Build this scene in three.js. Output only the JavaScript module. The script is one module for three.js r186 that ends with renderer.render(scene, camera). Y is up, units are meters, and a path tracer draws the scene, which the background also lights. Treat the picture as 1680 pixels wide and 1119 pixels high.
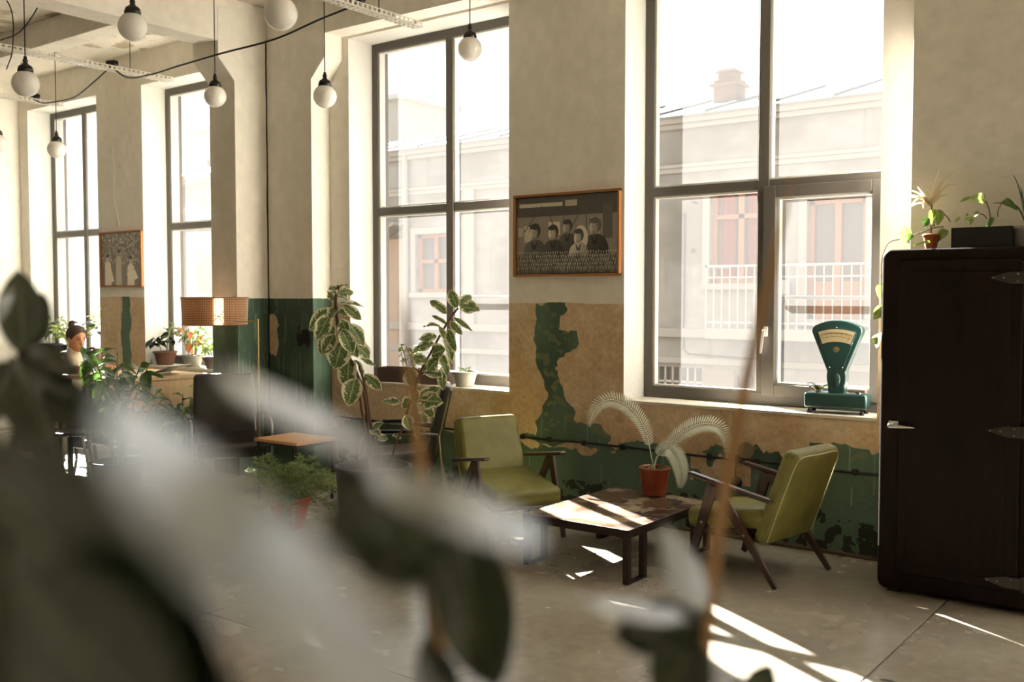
import * as THREE from 'three';
import { RoundedBoxGeometry } from 'three/addons/geometries/RoundedBoxGeometry.js';
import { mergeGeometries, mergeVertices } from 'three/addons/utils/BufferGeometryUtils.js';
import { MarchingCubes } from 'three/addons/objects/MarchingCubes.js';
import { FontLoader } from 'three/addons/loaders/FontLoader.js';

// ---------------------------------------------------------------- camera, sky, sun, exposure
const scene = new THREE.Scene();
const V = (x, y, z) => new THREE.Vector3(x, y, z);
const camera = new THREE.PerspectiveCamera(37.83, 1680 / 1119, 0.05, 300);
camera.position.set(0, 1.65, 6.25);
{
  const yaw = 37.33 * Math.PI / 180, pitch = -2.64 * Math.PI / 180;
  camera.lookAt(-Math.sin(yaw) * Math.cos(pitch), 1.65 + Math.sin(pitch), 6.25 - Math.cos(yaw) * Math.cos(pitch));
}
camera.focus = 6.9;
camera.userData.fStop = 1.9;
const SKY = 1.35;
scene.background = new THREE.Color().setRGB(0.9 * SKY, 0.98 * SKY, 1.03 * SKY);
const sun = new THREE.DirectionalLight(new THREE.Color().setRGB(1, 0.955, 0.885), 106);
{
  const az = 60 * Math.PI / 180, el = 28.5 * Math.PI / 180;      // direction the light travels
  const d = V(Math.sin(az) * Math.cos(el), -Math.sin(el), Math.cos(az) * Math.cos(el));
  sun.position.copy(V(-4, 1, 2).addScaledVector(d, -40));
  sun.target.position.set(-4, 1, 2);
  sun.castShadow = true;
  Object.assign(sun.shadow.camera, { left: -16, right: 16, top: 16, bottom: -16, near: 1, far: 90 });
  sun.shadow.mapSize.set(4096, 4096);
  sun.shadow.radius = 1.2;
  scene.add(sun, sun.target);
}
const renderer = new THREE.WebGLRenderer({ antialias: true });
renderer.toneMapping = THREE.LinearToneMapping;
renderer.toneMappingExposure = 1.15;
renderer.shadowMap.enabled = true;

// ---------------------------------------------------------------- helpers
let seed = 7;
const rnd = () => { seed = (seed + 0x6d2b79f5) | 0; let t = Math.imul(seed ^ (seed >>> 15), 1 | seed); t = (t + Math.imul(t ^ (t >>> 7), 61 | t)) ^ t; return ((t ^ (t >>> 14)) >>> 0) / 4294967296; };
const rr = (a, b) => a + (b - a) * rnd();
const clamp = (x, a = 0, b = 1) => Math.min(b, Math.max(a, x));
const lerp = (a, b, t) => a + (b - a) * t;
const sst = (x, a, b) => { const t = clamp((x - a) / (b - a)); return t * t * (3 - 2 * t); };
const mix3 = (a, b, t) => [lerp(a[0], b[0], t), lerp(a[1], b[1], t), lerp(a[2], b[2], t)];
const hash = (x, y) => { let h = Math.imul(x, 374761393) ^ Math.imul(y, 668265263); h = Math.imul(h ^ (h >>> 13), 1274126177); return ((h ^ (h >>> 16)) >>> 0) / 4294967296; };
const vn = (x, y) => { const ix = Math.floor(x), iy = Math.floor(y), fx = x - ix, fy = y - iy, s = fx * fx * (3 - 2 * fx), t = fy * fy * (3 - 2 * fy); const a = hash(ix, iy), b = hash(ix + 1, iy), c = hash(ix, iy + 1), d = hash(ix + 1, iy + 1); return a + (b - a) * s + (c - a) * t + (a - b - c + d) * s * t; };
const fbm = (x, y, n = 4) => { let s = 0, a = 0.5, t = 0; for (let i = 0; i < n; i++) { s += a * vn(x, y); t += a; a *= 0.5; x = x * 2.03 + 17.3; y = y * 2.03 + 9.1; } return s / t; };
function tex(w, h, fn, srgb = true, repeat = true) {
  const data = new Uint8Array(w * h * 4);
  for (let j = 0, o = 0; j < h; j++) for (let i = 0; i < w; i++, o += 4) {
    const c = fn((i + 0.5) / w, (j + 0.5) / h);
    data[o] = clamp(c[0], 0, 255); data[o + 1] = clamp(c[1], 0, 255); data[o + 2] = clamp(c[2], 0, 255); data[o + 3] = 255;
  }
  const t = new THREE.DataTexture(data, w, h);
  t.magFilter = THREE.LinearFilter; t.minFilter = THREE.LinearMipmapLinearFilter; t.generateMipmaps = true;
  if (repeat) t.wrapS = t.wrapT = THREE.RepeatWrapping;
  if (srgb) t.colorSpace = THREE.SRGBColorSpace;
  t.needsUpdate = true;
  return t;
}
// tileable grey noise for bump and roughness
const tile = (u, v, n, k) => { const f = (x, y) => fbm(x * n + k, y * n + k, 4); const a = f(u, v), b = f(u - 1, v), c = f(u, v - 1), d = f(u - 1, v - 1); const s = sst(u, 0.8, 1), t = sst(v, 0.8, 1); return lerp(lerp(a, b, s), lerp(c, d, s), t); };
const C = (hex) => new THREE.Color(hex);
function M(color, roughness = 0.7, o = {}) { const k = new THREE.MeshPhysicalMaterial({ color: typeof color === 'string' ? C(color) : color, roughness, side: THREE.DoubleSide, ...o }); return k; }

const used = {};
function numbered(name) { const n = used[name] = (used[name] ?? -1) + 1; return n ? name + '_' + String(n).padStart(3, '0') : name; }
function thing(name, label, category, pos = [0, 0, 0], turn = 0, group) {
  const g = new THREE.Group(); g.name = numbered(name); g.position.set(...pos); g.rotation.y = turn;
  g.userData = { label, category }; if (group) g.userData.group = group;
  scene.add(g); return g;
}
function struct(name, label, category, pos = [0, 0, 0]) { const g = new THREE.Group(); g.name = name; g.position.set(...pos); g.userData = { kind: 'structure', label, category }; scene.add(g); return g; }
function part(name, geo, mat, parent, label) {
  const m = new THREE.Mesh(geo, mat); m.name = name; m.castShadow = m.receiveShadow = true;
  if (label) m.userData.label = label;
  parent.add(m); return m;
}
function single(name, geo, mat, label, category, o = {}) {
  const m = new THREE.Mesh(geo, mat); m.name = o.exact ? name : numbered(name); m.castShadow = m.receiveShadow = true;
  m.userData = { label, category }; if (o.kind) m.userData.kind = o.kind; if (o.group) m.userData.group = o.group;
  scene.add(m); return m;
}
const plain = (g) => { g = g.index ? g.toNonIndexed() : g; for (const k of Object.keys(g.attributes)) if (!['position', 'normal', 'uv'].includes(k)) g.deleteAttribute(k); if (!g.attributes.uv) g.setAttribute('uv', new THREE.BufferAttribute(new Float32Array(g.attributes.position.count * 2), 2)); g.clearGroups(); return g; };
const merge = (...gs) => mergeGeometries(gs.flat().map(plain));
const box = (w, h, d, x = 0, y = 0, z = 0) => new THREE.BoxGeometry(w, h, d).translate(x, y, z);
const rbox = (w, h, d, x = 0, y = 0, z = 0, r = 0.01, s = 2) => new RoundedBoxGeometry(w, h, d, s, Math.min(r, w / 2.01, h / 2.01, d / 2.01)).translate(x, y, z);
const span = (x0, x1, y0, y1, z0, z1, r = 0) => r ? rbox(x1 - x0, y1 - y0, z1 - z0, (x0 + x1) / 2, (y0 + y1) / 2, (z0 + z1) / 2, r) : box(x1 - x0, y1 - y0, z1 - z0, (x0 + x1) / 2, (y0 + y1) / 2, (z0 + z1) / 2);
const cyl = (r0, r1, h, x = 0, y = 0, z = 0, n = 20) => new THREE.CylinderGeometry(r1, r0, h, n).translate(x, y + h / 2, z);
const lathe = (pts, n = 32) => new THREE.LatheGeometry(pts.map((p) => new THREE.Vector2(p[0], p[1])), n);
const pv = (p) => V(p[0], p[1], p[2]);
const tube = (pts, r, n = 0, s = 8) => new THREE.TubeGeometry(new THREE.CatmullRomCurve3(pts.map(pv), false, 'centripetal'), n || pts.length * 5, r, s);
function polytube(pts, r, s = 8) { const cp = new THREE.CurvePath(); for (let i = 1; i < pts.length; i++) cp.add(new THREE.LineCurve3(pv(pts[i - 1]), pv(pts[i]))); return new THREE.TubeGeometry(cp, pts.length * 8, r, s); }
function bar(a, b, w, d, taper = 1, r = 0.006) {     // a board or strut from a to b, w across, d thick, with tapered end
  const A = pv(a), B = pv(b), L = A.distanceTo(B), g = rbox(w, L, d, 0, L / 2, 0, r), p = g.attributes.position;
  if (taper !== 1) for (let i = 0; i < p.count; i++) { const k = lerp(1, taper, p.getY(i) / L); p.setX(i, p.getX(i) * k); p.setZ(i, p.getZ(i) * lerp(1, taper, p.getY(i) / L * 0.5)); }
  const y = B.clone().sub(A).normalize(), z = Math.abs(y.x) > 0.9 ? V(0, 0, 1) : V(1, 0, 0), zz = z.clone().addScaledVector(y, -z.dot(y)).normalize(), x = y.clone().cross(zz);
  g.applyMatrix4(new THREE.Matrix4().makeBasis(x, y, zz).setPosition(A)); g.computeVertexNormals(); return g;
}
function warp(g, fn) { const p = g.attributes.position, v = V(0, 0, 0); for (let i = 0; i < p.count; i++) { v.fromBufferAttribute(p, i); fn(v); p.setXYZ(i, v.x, v.y, v.z); } p.needsUpdate = true; const m = g.index ? g : mergeVertices(plain(g)); m.computeVertexNormals(); return m; }
function planar(g, u, v, su = 1, sv = su, ou = 0, ov = 0) { const p = g.attributes.position, a = new Float32Array(p.count * 2), get = { x: 'getX', y: 'getY', z: 'getZ' }; for (let i = 0; i < p.count; i++) { a[2 * i] = (p[get[u]](i) - ou) * su; a[2 * i + 1] = (p[get[v]](i) - ov) * sv; } g.setAttribute('uv', new THREE.BufferAttribute(a, 2)); return g; }
function boxUV(g, s = 1) {      // uv in metres from whichever way each face points
  g = plain(g); const p = g.attributes.position, a = new Float32Array(p.count * 2);
  for (let i = 0; i < p.count; i += 3) {
    const A = V().fromBufferAttribute(p, i), B = V().fromBufferAttribute(p, i + 1), D = V().fromBufferAttribute(p, i + 2), n = B.clone().sub(A).cross(D.clone().sub(A));
    const ax = Math.abs(n.x), ay = Math.abs(n.y), az = Math.abs(n.z);
    [A, B, D].forEach((q, k) => { const [u, v] = az >= ax && az >= ay ? [q.x, q.y] : ax >= ay ? [q.z, q.y] : [q.x, q.z]; a[(i + k) * 2] = u * s; a[(i + k) * 2 + 1] = v * s; });
  }
  g.setAttribute('uv', new THREE.BufferAttribute(a, 2)); return g;
}
// leaf: along +z from the origin, upper side +y
function leafGeo(L, W, { fold = 0.25, droop = 0.25, wave = 0.04, point = 0.9, nl = 9, nw = 3, seedk = 0 } = {}) {
  const pos = [], uv = [], idx = [], cols = nw * 2 + 1;
  for (let i = 0; i <= nl; i++) {
    const t = i / nl, w = W * 0.5 * Math.pow(Math.max(0, Math.sin(Math.PI * Math.pow(t, point))), 0.75) + (t < 0.04 ? 0.0015 : 0.0003);
    for (let j = 0; j < cols; j++) {
      const u = (j - nw) / nw;
      pos.push(u * w, fold * Math.abs(u) * w - droop * L * t * t + Math.sin(t * 9 + u * 2 + seedk) * wave * W * Math.abs(u), L * t * (1 - droop * 0.25 * t));
      uv.push((u + 1) / 2, t);
    }
  }
  for (let i = 0; i < nl; i++) for (let j = 0; j < cols - 1; j++) { const a = i * cols + j, b = a + cols; idx.push(a, b, a + 1, a + 1, b, b + 1); }
  const g = new THREE.BufferGeometry();
  g.setAttribute('position', new THREE.Float32BufferAttribute(pos, 3)); g.setAttribute('uv', new THREE.Float32BufferAttribute(uv, 2)); g.setIndex(idx); g.computeVertexNormals(); return g;
}
const unitLeaf = {};
function leafKind(key, opts) { return unitLeaf[key] ??= [0, 1, 2].map((k) => leafGeo(1, 1, { ...opts, droop: opts.droop * (0.6 + 0.4 * k), seedk: k * 2.1 })); }
function putLeaf(parent, geos, mat, base, tip, width, roll = 0, name = 'leaf', face = null) {
  const a = pv(base), b = pv(tip), z = b.clone().sub(a), L = z.length(); z.normalize();
  let up = face ? pv(face).normalize() : V(0, 1, 0); if (Math.abs(z.dot(up)) > 0.93) up = Math.abs(z.y) > 0.8 ? V(0.5, 0.1, 0.86) : V(0, 1, 0);
  const x = up.clone().cross(z).normalize(), y = z.clone().cross(x);
  x.applyAxisAngle(z, roll); y.applyAxisAngle(z, roll);
  const m = part(name, geos[Math.floor(rnd() * geos.length)], mat, parent);
  m.matrixAutoUpdate = false; m.matrix.makeBasis(x.multiplyScalar(width), y.multiplyScalar((L + width) / 2), z.multiplyScalar(L)).setPosition(a); m.matrix.decompose(m.position, m.quaternion, m.scale); m.matrixAutoUpdate = true;
  return m;
}
// a pot with wall thickness, rim and soil; returns the group
function makePot(t, r0, r1, h, mat, { rim = 0.012, rimH = 0.02, y = 0, soil = true, x = 0, z = 0 } = {}) {
  const w = 0.008;
  part('pot', lathe([[0.001, 0], [r0 * 0.94, 0], [r0, 0.006], [lerp(r0, r1, 0.5), h * 0.5], [r1 - 0.001, h - rimH], [r1 + rim, h - rimH + 0.003], [r1 + rim, h - 0.004], [r1 + rim - 0.004, h], [r1 - w, h], [r1 - w - 0.003, h - 0.012], [lerp(r0, r1, 0.5) - w, h * 0.5], [r0 - w, 0.012], [0.001, 0.012]], 36).translate(x, y, z), mat, t);
  if (soil) { const g = new THREE.CircleGeometry(r1 - w - 0.002, 28).rotateX(-Math.PI / 2); part('soil', warp(g, (v) => { v.y += (fbm(v.x * 30 + 5, v.z * 30) - 0.5) * 0.02; }).translate(x, y + h * 0.88, z), MT.soil, t); }
}
// ---------------------------------------------------------------- materials
const plasterBump = tex(512, 512, (u, v) => { const g = 255 * (0.6 * tile(u, v, 5, 3) + 0.25 * tile(u, v, 22, 7) + 0.15 * tile(u, v, 60, 11)); return [g, g, g]; }, false);
const withRepeat = (t, s) => { const c = t.clone(); c.repeat.set(s, s); c.needsUpdate = true; return c; };
const bumpWall = withRepeat(plasterBump, 0.7);
const bumpFine = withRepeat(plasterBump, 2.5);
const CREAM = [233, 227, 214], TAN = [212, 187, 152], GREEN = [90, 114, 94];
function cream(x, y) { const a = fbm(x * 1.1 + 3, y * 0.8, 4), b = fbm(x * 14, y * 11, 3), s = sst(fbm(x * 2.4 + 31, y * 0.5 + 5, 4), 0.55, 0.8); let c = mix3(CREAM, [214, 204, 186], clamp((a - 0.35) * 1.2) * 0.6 + s * 0.25); const k = 1 + (b - 0.5) * 0.07; return [c[0] * k, c[1] * k, c[2] * k]; }
function tanWall(x, y) { const a = fbm(x * 1.7 + 40, y * 1.7, 5), b = fbm(x * 6 + 2, y * 6, 4), g = fbm(x * 40, y * 40, 2); let c = mix3(TAN, [184, 151, 113], sst(a, 0.45, 0.78) * 0.7); c = mix3(c, [222, 202, 172], sst(b, 0.55, 0.8) * 0.5); const k = 1 + (g - 0.5) * 0.16; return [c[0] * k, c[1] * k, c[2] * k]; }
function greenWall(x, y) { const a = fbm(x * 2 + 9, y * 1.4, 4), g = fbm(x * 30, y * 12, 3); let c = mix3(GREEN, [62, 82, 66], sst(a, 0.35, 0.75)); c = mix3(c, [106, 132, 106], sst(g, 0.62, 0.85) * 0.45); return c; }
const drip = (x, y, n, k) => { const cx = Math.floor(x * n), h = hash(cx, k), h2 = hash(cx, k + 9), px = (cx + 0.2 + 0.6 * h2) / n, y0 = hash(cx, k + 3) * 0.5, y1 = y0 + 0.06 + 0.22 * hash(cx, k + 5); return h > 0.45 && Math.abs(x - px) < 0.0035 && y > y0 && y < y1 ? 1 : 0; };
const inPoly = (P, x, y) => { let c = false; for (let i = 0, j = P.length - 1; i < P.length; j = i++) { const [xi, yi] = P[i], [xj, yj] = P[j]; if ((yi > y) !== (yj > y) && x < (xj - xi) * (y - yi) / (yj - yi) + xi) c = !c; } return c; };
const patchA = [[-4.53, 1.6], [-4.27, 1.6], [-4.30, 1.37], [-4.24, 1.33], [-4.14, 1.36], [-4.13, 1.30], [-4.26, 1.22], [-4.37, 1.1], [-4.26, 0.93], [-4.2, 0.8], [-4.14, 0.68], [-3.95, 0.69], [-3.78, 0.5], [-4.8, 0.5], [-4.53, 0.56], [-4.47, 0.75], [-4.46, 0.92], [-4.42, 1.0], [-4.5, 1.1], [-4.55, 1.38]];
function middleWall(x, y) {
  const e = 1.592 + (fbm(x * 3, 7, 3) - 0.5) * 0.02;
  if (y > e) return cream(x, y);
  const wx = x + (fbm(x * 9, y * 9, 3) - 0.5) * 0.14, wy = y + (fbm(x * 8 + 50, y * 8, 3) - 0.5) * 0.12;
  const low = 0.54 + (fbm(x * 2.2 + 8, 3, 3) - 0.5) * 0.3 + (x > -2.35 ? 0.12 : 0) + (fbm(x * 12, y * 12, 3) - 0.5) * 0.12;
  let green = y < low || inPoly(patchA, wx, wy) ? 1 : 0;
  if (x > -3.2 && x < -2.75 && y > 0.36 && y < 0.6 && fbm(x * 7 + 4, y * 7, 3) > 0.42) green = 0;
  const flake = fbm(x * 16 + 3, y * 22, 3);
  let c = tanWall(x, y);
  if (green) { c = greenWall(x, y); if (y > 0.6 && flake > 0.6) c = mix3(c, [122, 124, 88], 0.7); }
  if (drip(x, y, 11, 3) || (drip(x + 0.3, y - 0.4, 7, 8))) c = mix3(c, [186, 178, 150], 0.55);
  if (y < 0.16 + 0.14 * fbm(x * 6, 2, 3) && fbm(x * 20, y * 20, 3) > 0.5) c = mix3(c, [26, 28, 18], 0.75);
  return c;
}
function leftWall(x, y) {
  const e = 1.63 + (fbm(x * 3, 17, 3) - 0.5) * 0.02;
  if (y > e) return cream(x, y);
  const w = x + (fbm(x * 6, y * 5, 3) - 0.5) * 0.12;
  if ((w > -10.3 && w < -10.13) || y < 0.55) return greenWall(x, y);
  return tanWall(x, y);
}
function columnWall(x, y) {
  const e = 1.62 + (fbm(x * 3, 27, 3) - 0.5) * 0.012;
  if (y > e) return cream(x, y);
  let c = greenWall(x, y);
  const k = fbm(x * 60, y * 3 + 4, 2);
  if (k > 0.72 && y > 0.7) c = mix3(c, [110, 142, 110], 0.5);
  return c;
}
function jointColumn(x, y) {
  let c = columnWall(x, y);
  const e = 1.62;
  if (y < e) {
    const d = Math.hypot((x + 7.41) / 0.075, (y - 1.31) / 0.2) + (fbm(x * 14, y * 10, 3) - 0.5) * 0.9;
    if (d < 1) c = tanWall(x, y);
    const b = Math.hypot((x + 7.0) / 0.11, (y - 1.27) / 0.11) + (fbm(x * 22 + 3, y * 16, 3) - 0.5) * 1.7;
    if (b < 0.8) c = [14, 14, 13];
  }
  return c;
}
function wallMap(fn, x0, x1, y0, y1, w, h) { const t = tex(w, h, (u, v) => fn(lerp(x0, x1, u), lerp(y0, y1, v)), true, false); t.repeat.set(1 / (x1 - x0), 1 / (y1 - y0)); t.offset.set(-x0 / (x1 - x0), -y0 / (y1 - y0)); return t; }
const wallMat = (map) => M('#ffffff', 0.82, { map, bumpMap: bumpWall, bumpScale: 0.012 });
const MT = {};
MT.cream = M('#ffffff', 0.85, { map: (() => { const t = tex(512, 512, (u, v) => { const a = tile(u, v, 4, 1), b = tile(u, v, 40, 2); const c = mix3(CREAM, [214, 206, 190], clamp((a - 0.4) * 1.5)); const k = 1 + (b - 0.5) * 0.08; return [c[0] * k, c[1] * k, c[2] * k]; }); t.repeat.set(0.4, 0.4); return t; })(), bumpMap: bumpWall, bumpScale: 0.012 });
MT.ceiling = M('#ffffff', 0.9, { map: (() => { const t = tex(1024, 1024, (u, v) => { const a = tile(u, v, 4, 21), p = tile(u, v, 16, 5), q = tile(u, v, 3, 41); let c = mix3([224, 217, 202], [204, 194, 176], clamp((a - 0.4) * 1.6)); if (q > 0.62) c = mix3(c, [150, 134, 108], sst(p, 0.55, 0.68) * 0.7); return c; }); t.repeat.set(0.25, 0.25); return t; })(), bumpMap: bumpWall, bumpScale: 0.012 });
MT.reveal = M('#d2cfc6', 0.85, { bumpMap: bumpWall, bumpScale: 0.008 });
MT.soil = M('#2a2018', 1);
MT.black = M('#0d0d0c', 0.45);
MT.blackGloss = M('#0b0b0b', 0.22);
MT.frame = M('#57514a', 0.5, { bumpMap: bumpFine, bumpScale: 0.001 });
MT.gasket = M('#1c1a18', 0.7);
MT.whiteBar = M('#d6d2c8', 0.5);
MT.glass = M('#ffffff', 0.175, { transmission: 1, thickness: 0, ior: 1.45 });
MT.chrome = M('#c9c7c2', 0.22, { metalness: 1 });
MT.steel = M('#8d8a86', 0.35, { metalness: 1 });
MT.tray = M('#cfcabd', 0.45, { metalness: 0.2 });

// ---------------------------------------------------------------- the room
const RX0 = -14.4, RX1 = 11, RZ1 = 8.8, CEIL = 4.3;
// floor slabs with recessed joints
{
  const fmap = tex(1024, 1024, (u, v) => { const a = tile(u, v, 3, 61), b = tile(u, v, 12, 5), g = tile(u, v, 90, 9), s = tile(u, v, 5, 77); let c = mix3([178, 171, 158], [146, 138, 122], sst(a, 0.2, 0.85)); c = mix3(c, [198, 193, 182], sst(b, 0.3, 0.95) * 0.25); c = mix3(c, [150, 138, 118], sst(s, 0.35, 0.95) * 0.25); const k = 1 + (g - 0.5) * 0.14; return [c[0] * k, c[1] * k, c[2] * k]; });
  const frough = tex(512, 512, (u, v) => { const a = tile(u, v, 4, 15), b = tile(u, v, 30, 25), g = 255 * clamp(0.72 + (a - 0.5) * 0.6 + (b - 0.5) * 0.25, 0.56, 1); return [g, g, g]; }, false);
  const fb = withRepeat(plasterBump, 1.3);
  const fm = M('#ffffff', 0.31, { map: withRepeat(fmap, 0.24), roughnessMap: withRepeat(frough, 0.4), bumpMap: fb, bumpScale: 0.0007 });
  const fl = struct('floor', 'polished grey brown concrete floor poured in large slabs', 'floor');
  part('subfloor', span(RX0 - 0.3, RX1 + 0.3, -0.3, -0.03, 0, RZ1 + 0.3), M('#4a443a', 0.9), fl);
  const xs = [RX0 - 0.2, -13.35, -10.35, -7.35, -4.35, -1.35, 1.65, 4.65, 7.65, RX1 + 0.2], zs = [0, 3.155, 6.155, RZ1 + 0.2];
  for (let i = 0; i + 1 < xs.length; i++) for (let j = 0; j + 1 < zs.length; j++) part('slab', planar(span(xs[i] + 0.004, xs[i + 1] - 0.004, -0.04, 0, zs[j] + (j ? 0.004 : 0), zs[j + 1] - 0.004, 0.003), 'x', 'z', 1, 1, i * 0.37, j * 0.61), fm, fl);
  const font = await new FontLoader().loadAsync('fonts/droid/droid_sans_bold.typeface.json');
  const tg = new THREE.ExtrudeGeometry(font.generateShapes('2 m', 0.11), { depth: 0.0008, bevelEnabled: false }).rotateX(-Math.PI / 2).translate(-1.3, 0.0003, 2.04);
  part('floor_marking', tg, M('#2b2822', 0.6), fl, 'stencilled marking reading 2 m');
}
// window wall in bays, each a plate with window holes
const WIN = [[-12.315, -10.743], [-9.838, -8.06], [-6.6, -4.797], [-3.742, -1.924], [-0.5, 1.3], [2.35, 4.15], [5.3, 7.1], [8.2, 10.0]], SILL = 0.885, HEAD = 3.93, TH = 0.46;
function bay(name, label, x0, x1, wins, map) {
  const s = new THREE.Shape([[x0, -0.3], [x1, -0.3], [x1, CEIL + 0.3], [x0, CEIL + 0.3]].map((p) => new THREE.Vector2(...p)));
  for (const [a, b] of wins) s.holes.push(new THREE.Path([[a, SILL], [a, HEAD], [b, HEAD], [b, SILL]].map((p) => new THREE.Vector2(...p))));
  const g = new THREE.ExtrudeGeometry(s, { depth: TH, bevelEnabled: false }).translate(0, 0, -TH);
  const m = new THREE.Mesh(g, [map ? wallMat(map) : MT.cream, MT.reveal]); m.name = name; m.castShadow = m.receiveShadow = true;
  m.userData = { kind: 'structure', label, category: 'wall' }; scene.add(m); return m;
}
bay('wall_window_left', 'left bay of the window wall with crack, cream above a peeling tan dado', RX0 - 0.3, -7.46, WIN.slice(0, 2), wallMap(leftWall, RX0 - 0.3, -7.46, -0.3, 4.6, 1024, 768));
bay('wall_window_middle', 'middle bay of the window wall, cream above peeling tan and green paint', -7.46, -1.2, WIN.slice(2, 4), wallMap(middleWall, -7.46, -1.2, -0.3, 4.6, 2048, 1600));
bay('wall_window_right', 'right bay of the window wall out of the picture', -1.2, RX1 + 0.3, WIN.slice(4), null);
const white = M('#ece7dc', 0.9, { bumpMap: bumpWall, bumpScale: 0.006 });
{ // weathered outer skin of this house, seen only by the street
  const s = new THREE.Shape([[RX0 - 0.3, -0.35], [RX1 + 0.3, -0.35], [RX1 + 0.3, CEIL + 0.9], [RX0 - 0.3, CEIL + 0.9]].map((p) => new THREE.Vector2(...p)));
  for (const [a, b] of WIN) s.holes.push(new THREE.Path([[a, SILL], [a, HEAD], [b, HEAD], [b, SILL]].map((p) => new THREE.Vector2(...p))));
  const m = single('wall_outside', new THREE.ExtrudeGeometry(s, { depth: 0.04, bevelEnabled: false }).translate(0, 0, -TH - 0.041), M('#6a6058', 0.95, { bumpMap: bumpWall, bumpScale: 0.01 }), 'dark weathered outer skin of the window wall', 'wall', { exact: true, kind: 'structure' });
}
const W3 = (name, label, g) => { const m = single(name, boxUV(g), white, label, 'wall', { exact: true, kind: 'structure' }); return m; };
W3('wall_left', 'far left end wall of the room', span(RX0 - 0.3, RX0, -0.3, CEIL + 0.3, 0, RZ1 + 0.3));
W3('wall_right', 'right end wall behind the camera', span(RX1, RX1 + 0.3, -0.3, CEIL + 0.3, 0, RZ1 + 0.3));
W3('wall_back', 'back wall behind the camera', span(RX0, RX1, -0.3, CEIL + 0.3, RZ1, RZ1 + 0.3));
single('ceiling', boxUV(span(RX0 - 0.3, RX1 + 0.3, CEIL, CEIL + 0.3, 0, RZ1 + 0.3)), MT.ceiling, 'stained cream concrete ceiling', 'ceiling', { exact: true, kind: 'structure' });
// columns and beams
const profile = (pts, x0, x1) => new THREE.ExtrudeGeometry(new THREE.Shape(pts.map((p) => new THREE.Vector2(...p))), { depth: x1 - x0, bevelEnabled: true, bevelSize: 0.006, bevelThickness: 0.006, bevelSegments: 2 });
const colMap = wallMap(columnWall, -8.5, -6.5, 0, 4.4, 512, 1024), colMat = wallMat(colMap), jointMat = wallMat(wallMap(jointColumn, -7.9, -6.5, 0, 4.4, 768, 1536));
function structMesh(name, g, mat, label, category) { const m = single(name, g, mat, label, category, { exact: true, kind: 'structure' }); return m; }
{ // haunched column under the cross beam: profile in (z, y), swept along x
  const g = profile([[0, -0.05], [0.57, -0.05], [0.57, 3.58], [0.74, 3.76], [0.74, 4.2], [0, 4.2]], 0, 0.36);
  const p = g.attributes.position; for (let i = 0; i < p.count; i++) { const z = p.getX(i), y = p.getY(i), d = p.getZ(i); p.setXYZ(i, -7.47 - d, y, z); }
  const n = fixNormals(g);
  structMesh('column_haunched', colUV(n, -7.9), colMat, 'haunched column, cream above and green below, left of the cracked joint', 'column');
}
function fixNormals(g) { g = plain(g); const p = g.attributes.position; g.deleteAttribute('normal'); g.computeVertexNormals(); return g; }
function colUV(g, x0) { g = plain(g); const p = g.attributes.position, n = g.attributes.normal, a = new Float32Array(p.count * 2); for (let i = 0; i < p.count; i++) { const side = Math.abs(n.getX(i)) > 0.6; a[2 * i] = side ? x0 + 0.3 + p.getZ(i) : p.getX(i); a[2 * i + 1] = p.getY(i); } g.setAttribute('uv', new THREE.BufferAttribute(a, 2)); return g; }
{ // flat column right of the joint, widening under the wall beam
  const g = profile([[-7.452, -0.05], [-6.855, -0.05], [-6.855, 3.57], [-6.68, 3.74], [-6.68, 4.0], [-7.452, 4.0]], 0, 0.214);
  structMesh('column_flat', colUV(fixNormals(g), -7.3), jointMat, 'flat column with black paint blot, cream above and green below', 'column');
  const h = profile([[-1.67, -0.05], [-0.75, -0.05], [-0.75, 4.0], [-1.67, 4.0]], 0, 0.25);
  structMesh('column_fridge', boxUV(h), MT.cream, 'cream column behind the dark wooden fridge', 'column');
  const k = profile([[-13.05, -0.05], [-12.535, -0.05], [-12.535, 4.3], [-13.05, 4.3]], 0, 0.5);
  structMesh('column_far', colUV(fixNormals(k), -7.9), MT.cream, 'pale column at the left edge of the picture', 'column');
}
structMesh('beam_wall', boxUV(span(-7.452, RX1, 3.95, CEIL, 0, 0.214)), MT.cream, 'beam along the wall above the middle windows', 'beam');
structMesh('beam_cross', boxUV(span(-7.76, -7.47, 3.9, CEIL, 0, RZ1, 0.008)), MT.cream, 'deep cross beam running from the haunched column into the room', 'beam');
structMesh('beam_left', boxUV(span(RX0, -7.76, 4.06, CEIL, 1.04, 1.26, 0.008)), MT.cream, 'shallow ceiling beam along the left bay', 'beam');
structMesh('beam_far', boxUV(span(-13.0, -12.6, 3.9, CEIL, 0, RZ1, 0.008)), MT.cream, 'far cross beam at the left end', 'beam');
// crack between the columns: a ragged dark filler set in the joint
{
  const pts = []; for (let i = 0; i <= 60; i++) { const y = 0.2 + i * 0.063; pts.push([-7.462 + (fbm(y * 4, 3, 3) - 0.5) * 0.014, y, 0.221 + (fbm(y * 7, 9, 2) - 0.5) * 0.008]); }
  structMesh('trim_1', tube(pts, 0.007, 160, 6), M('#1d1712', 0.95), 'ragged dark crack down the joint between two columns', 'crack');
}
structMesh('baseboard_window', boxUV(span(-6.85, -1.7, 0, 0.022, 0, 0.03, 0.006)), M('#5a4c38', 0.8), 'low grimy mortar fillet where wall meets floor', 'baseboard');
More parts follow.
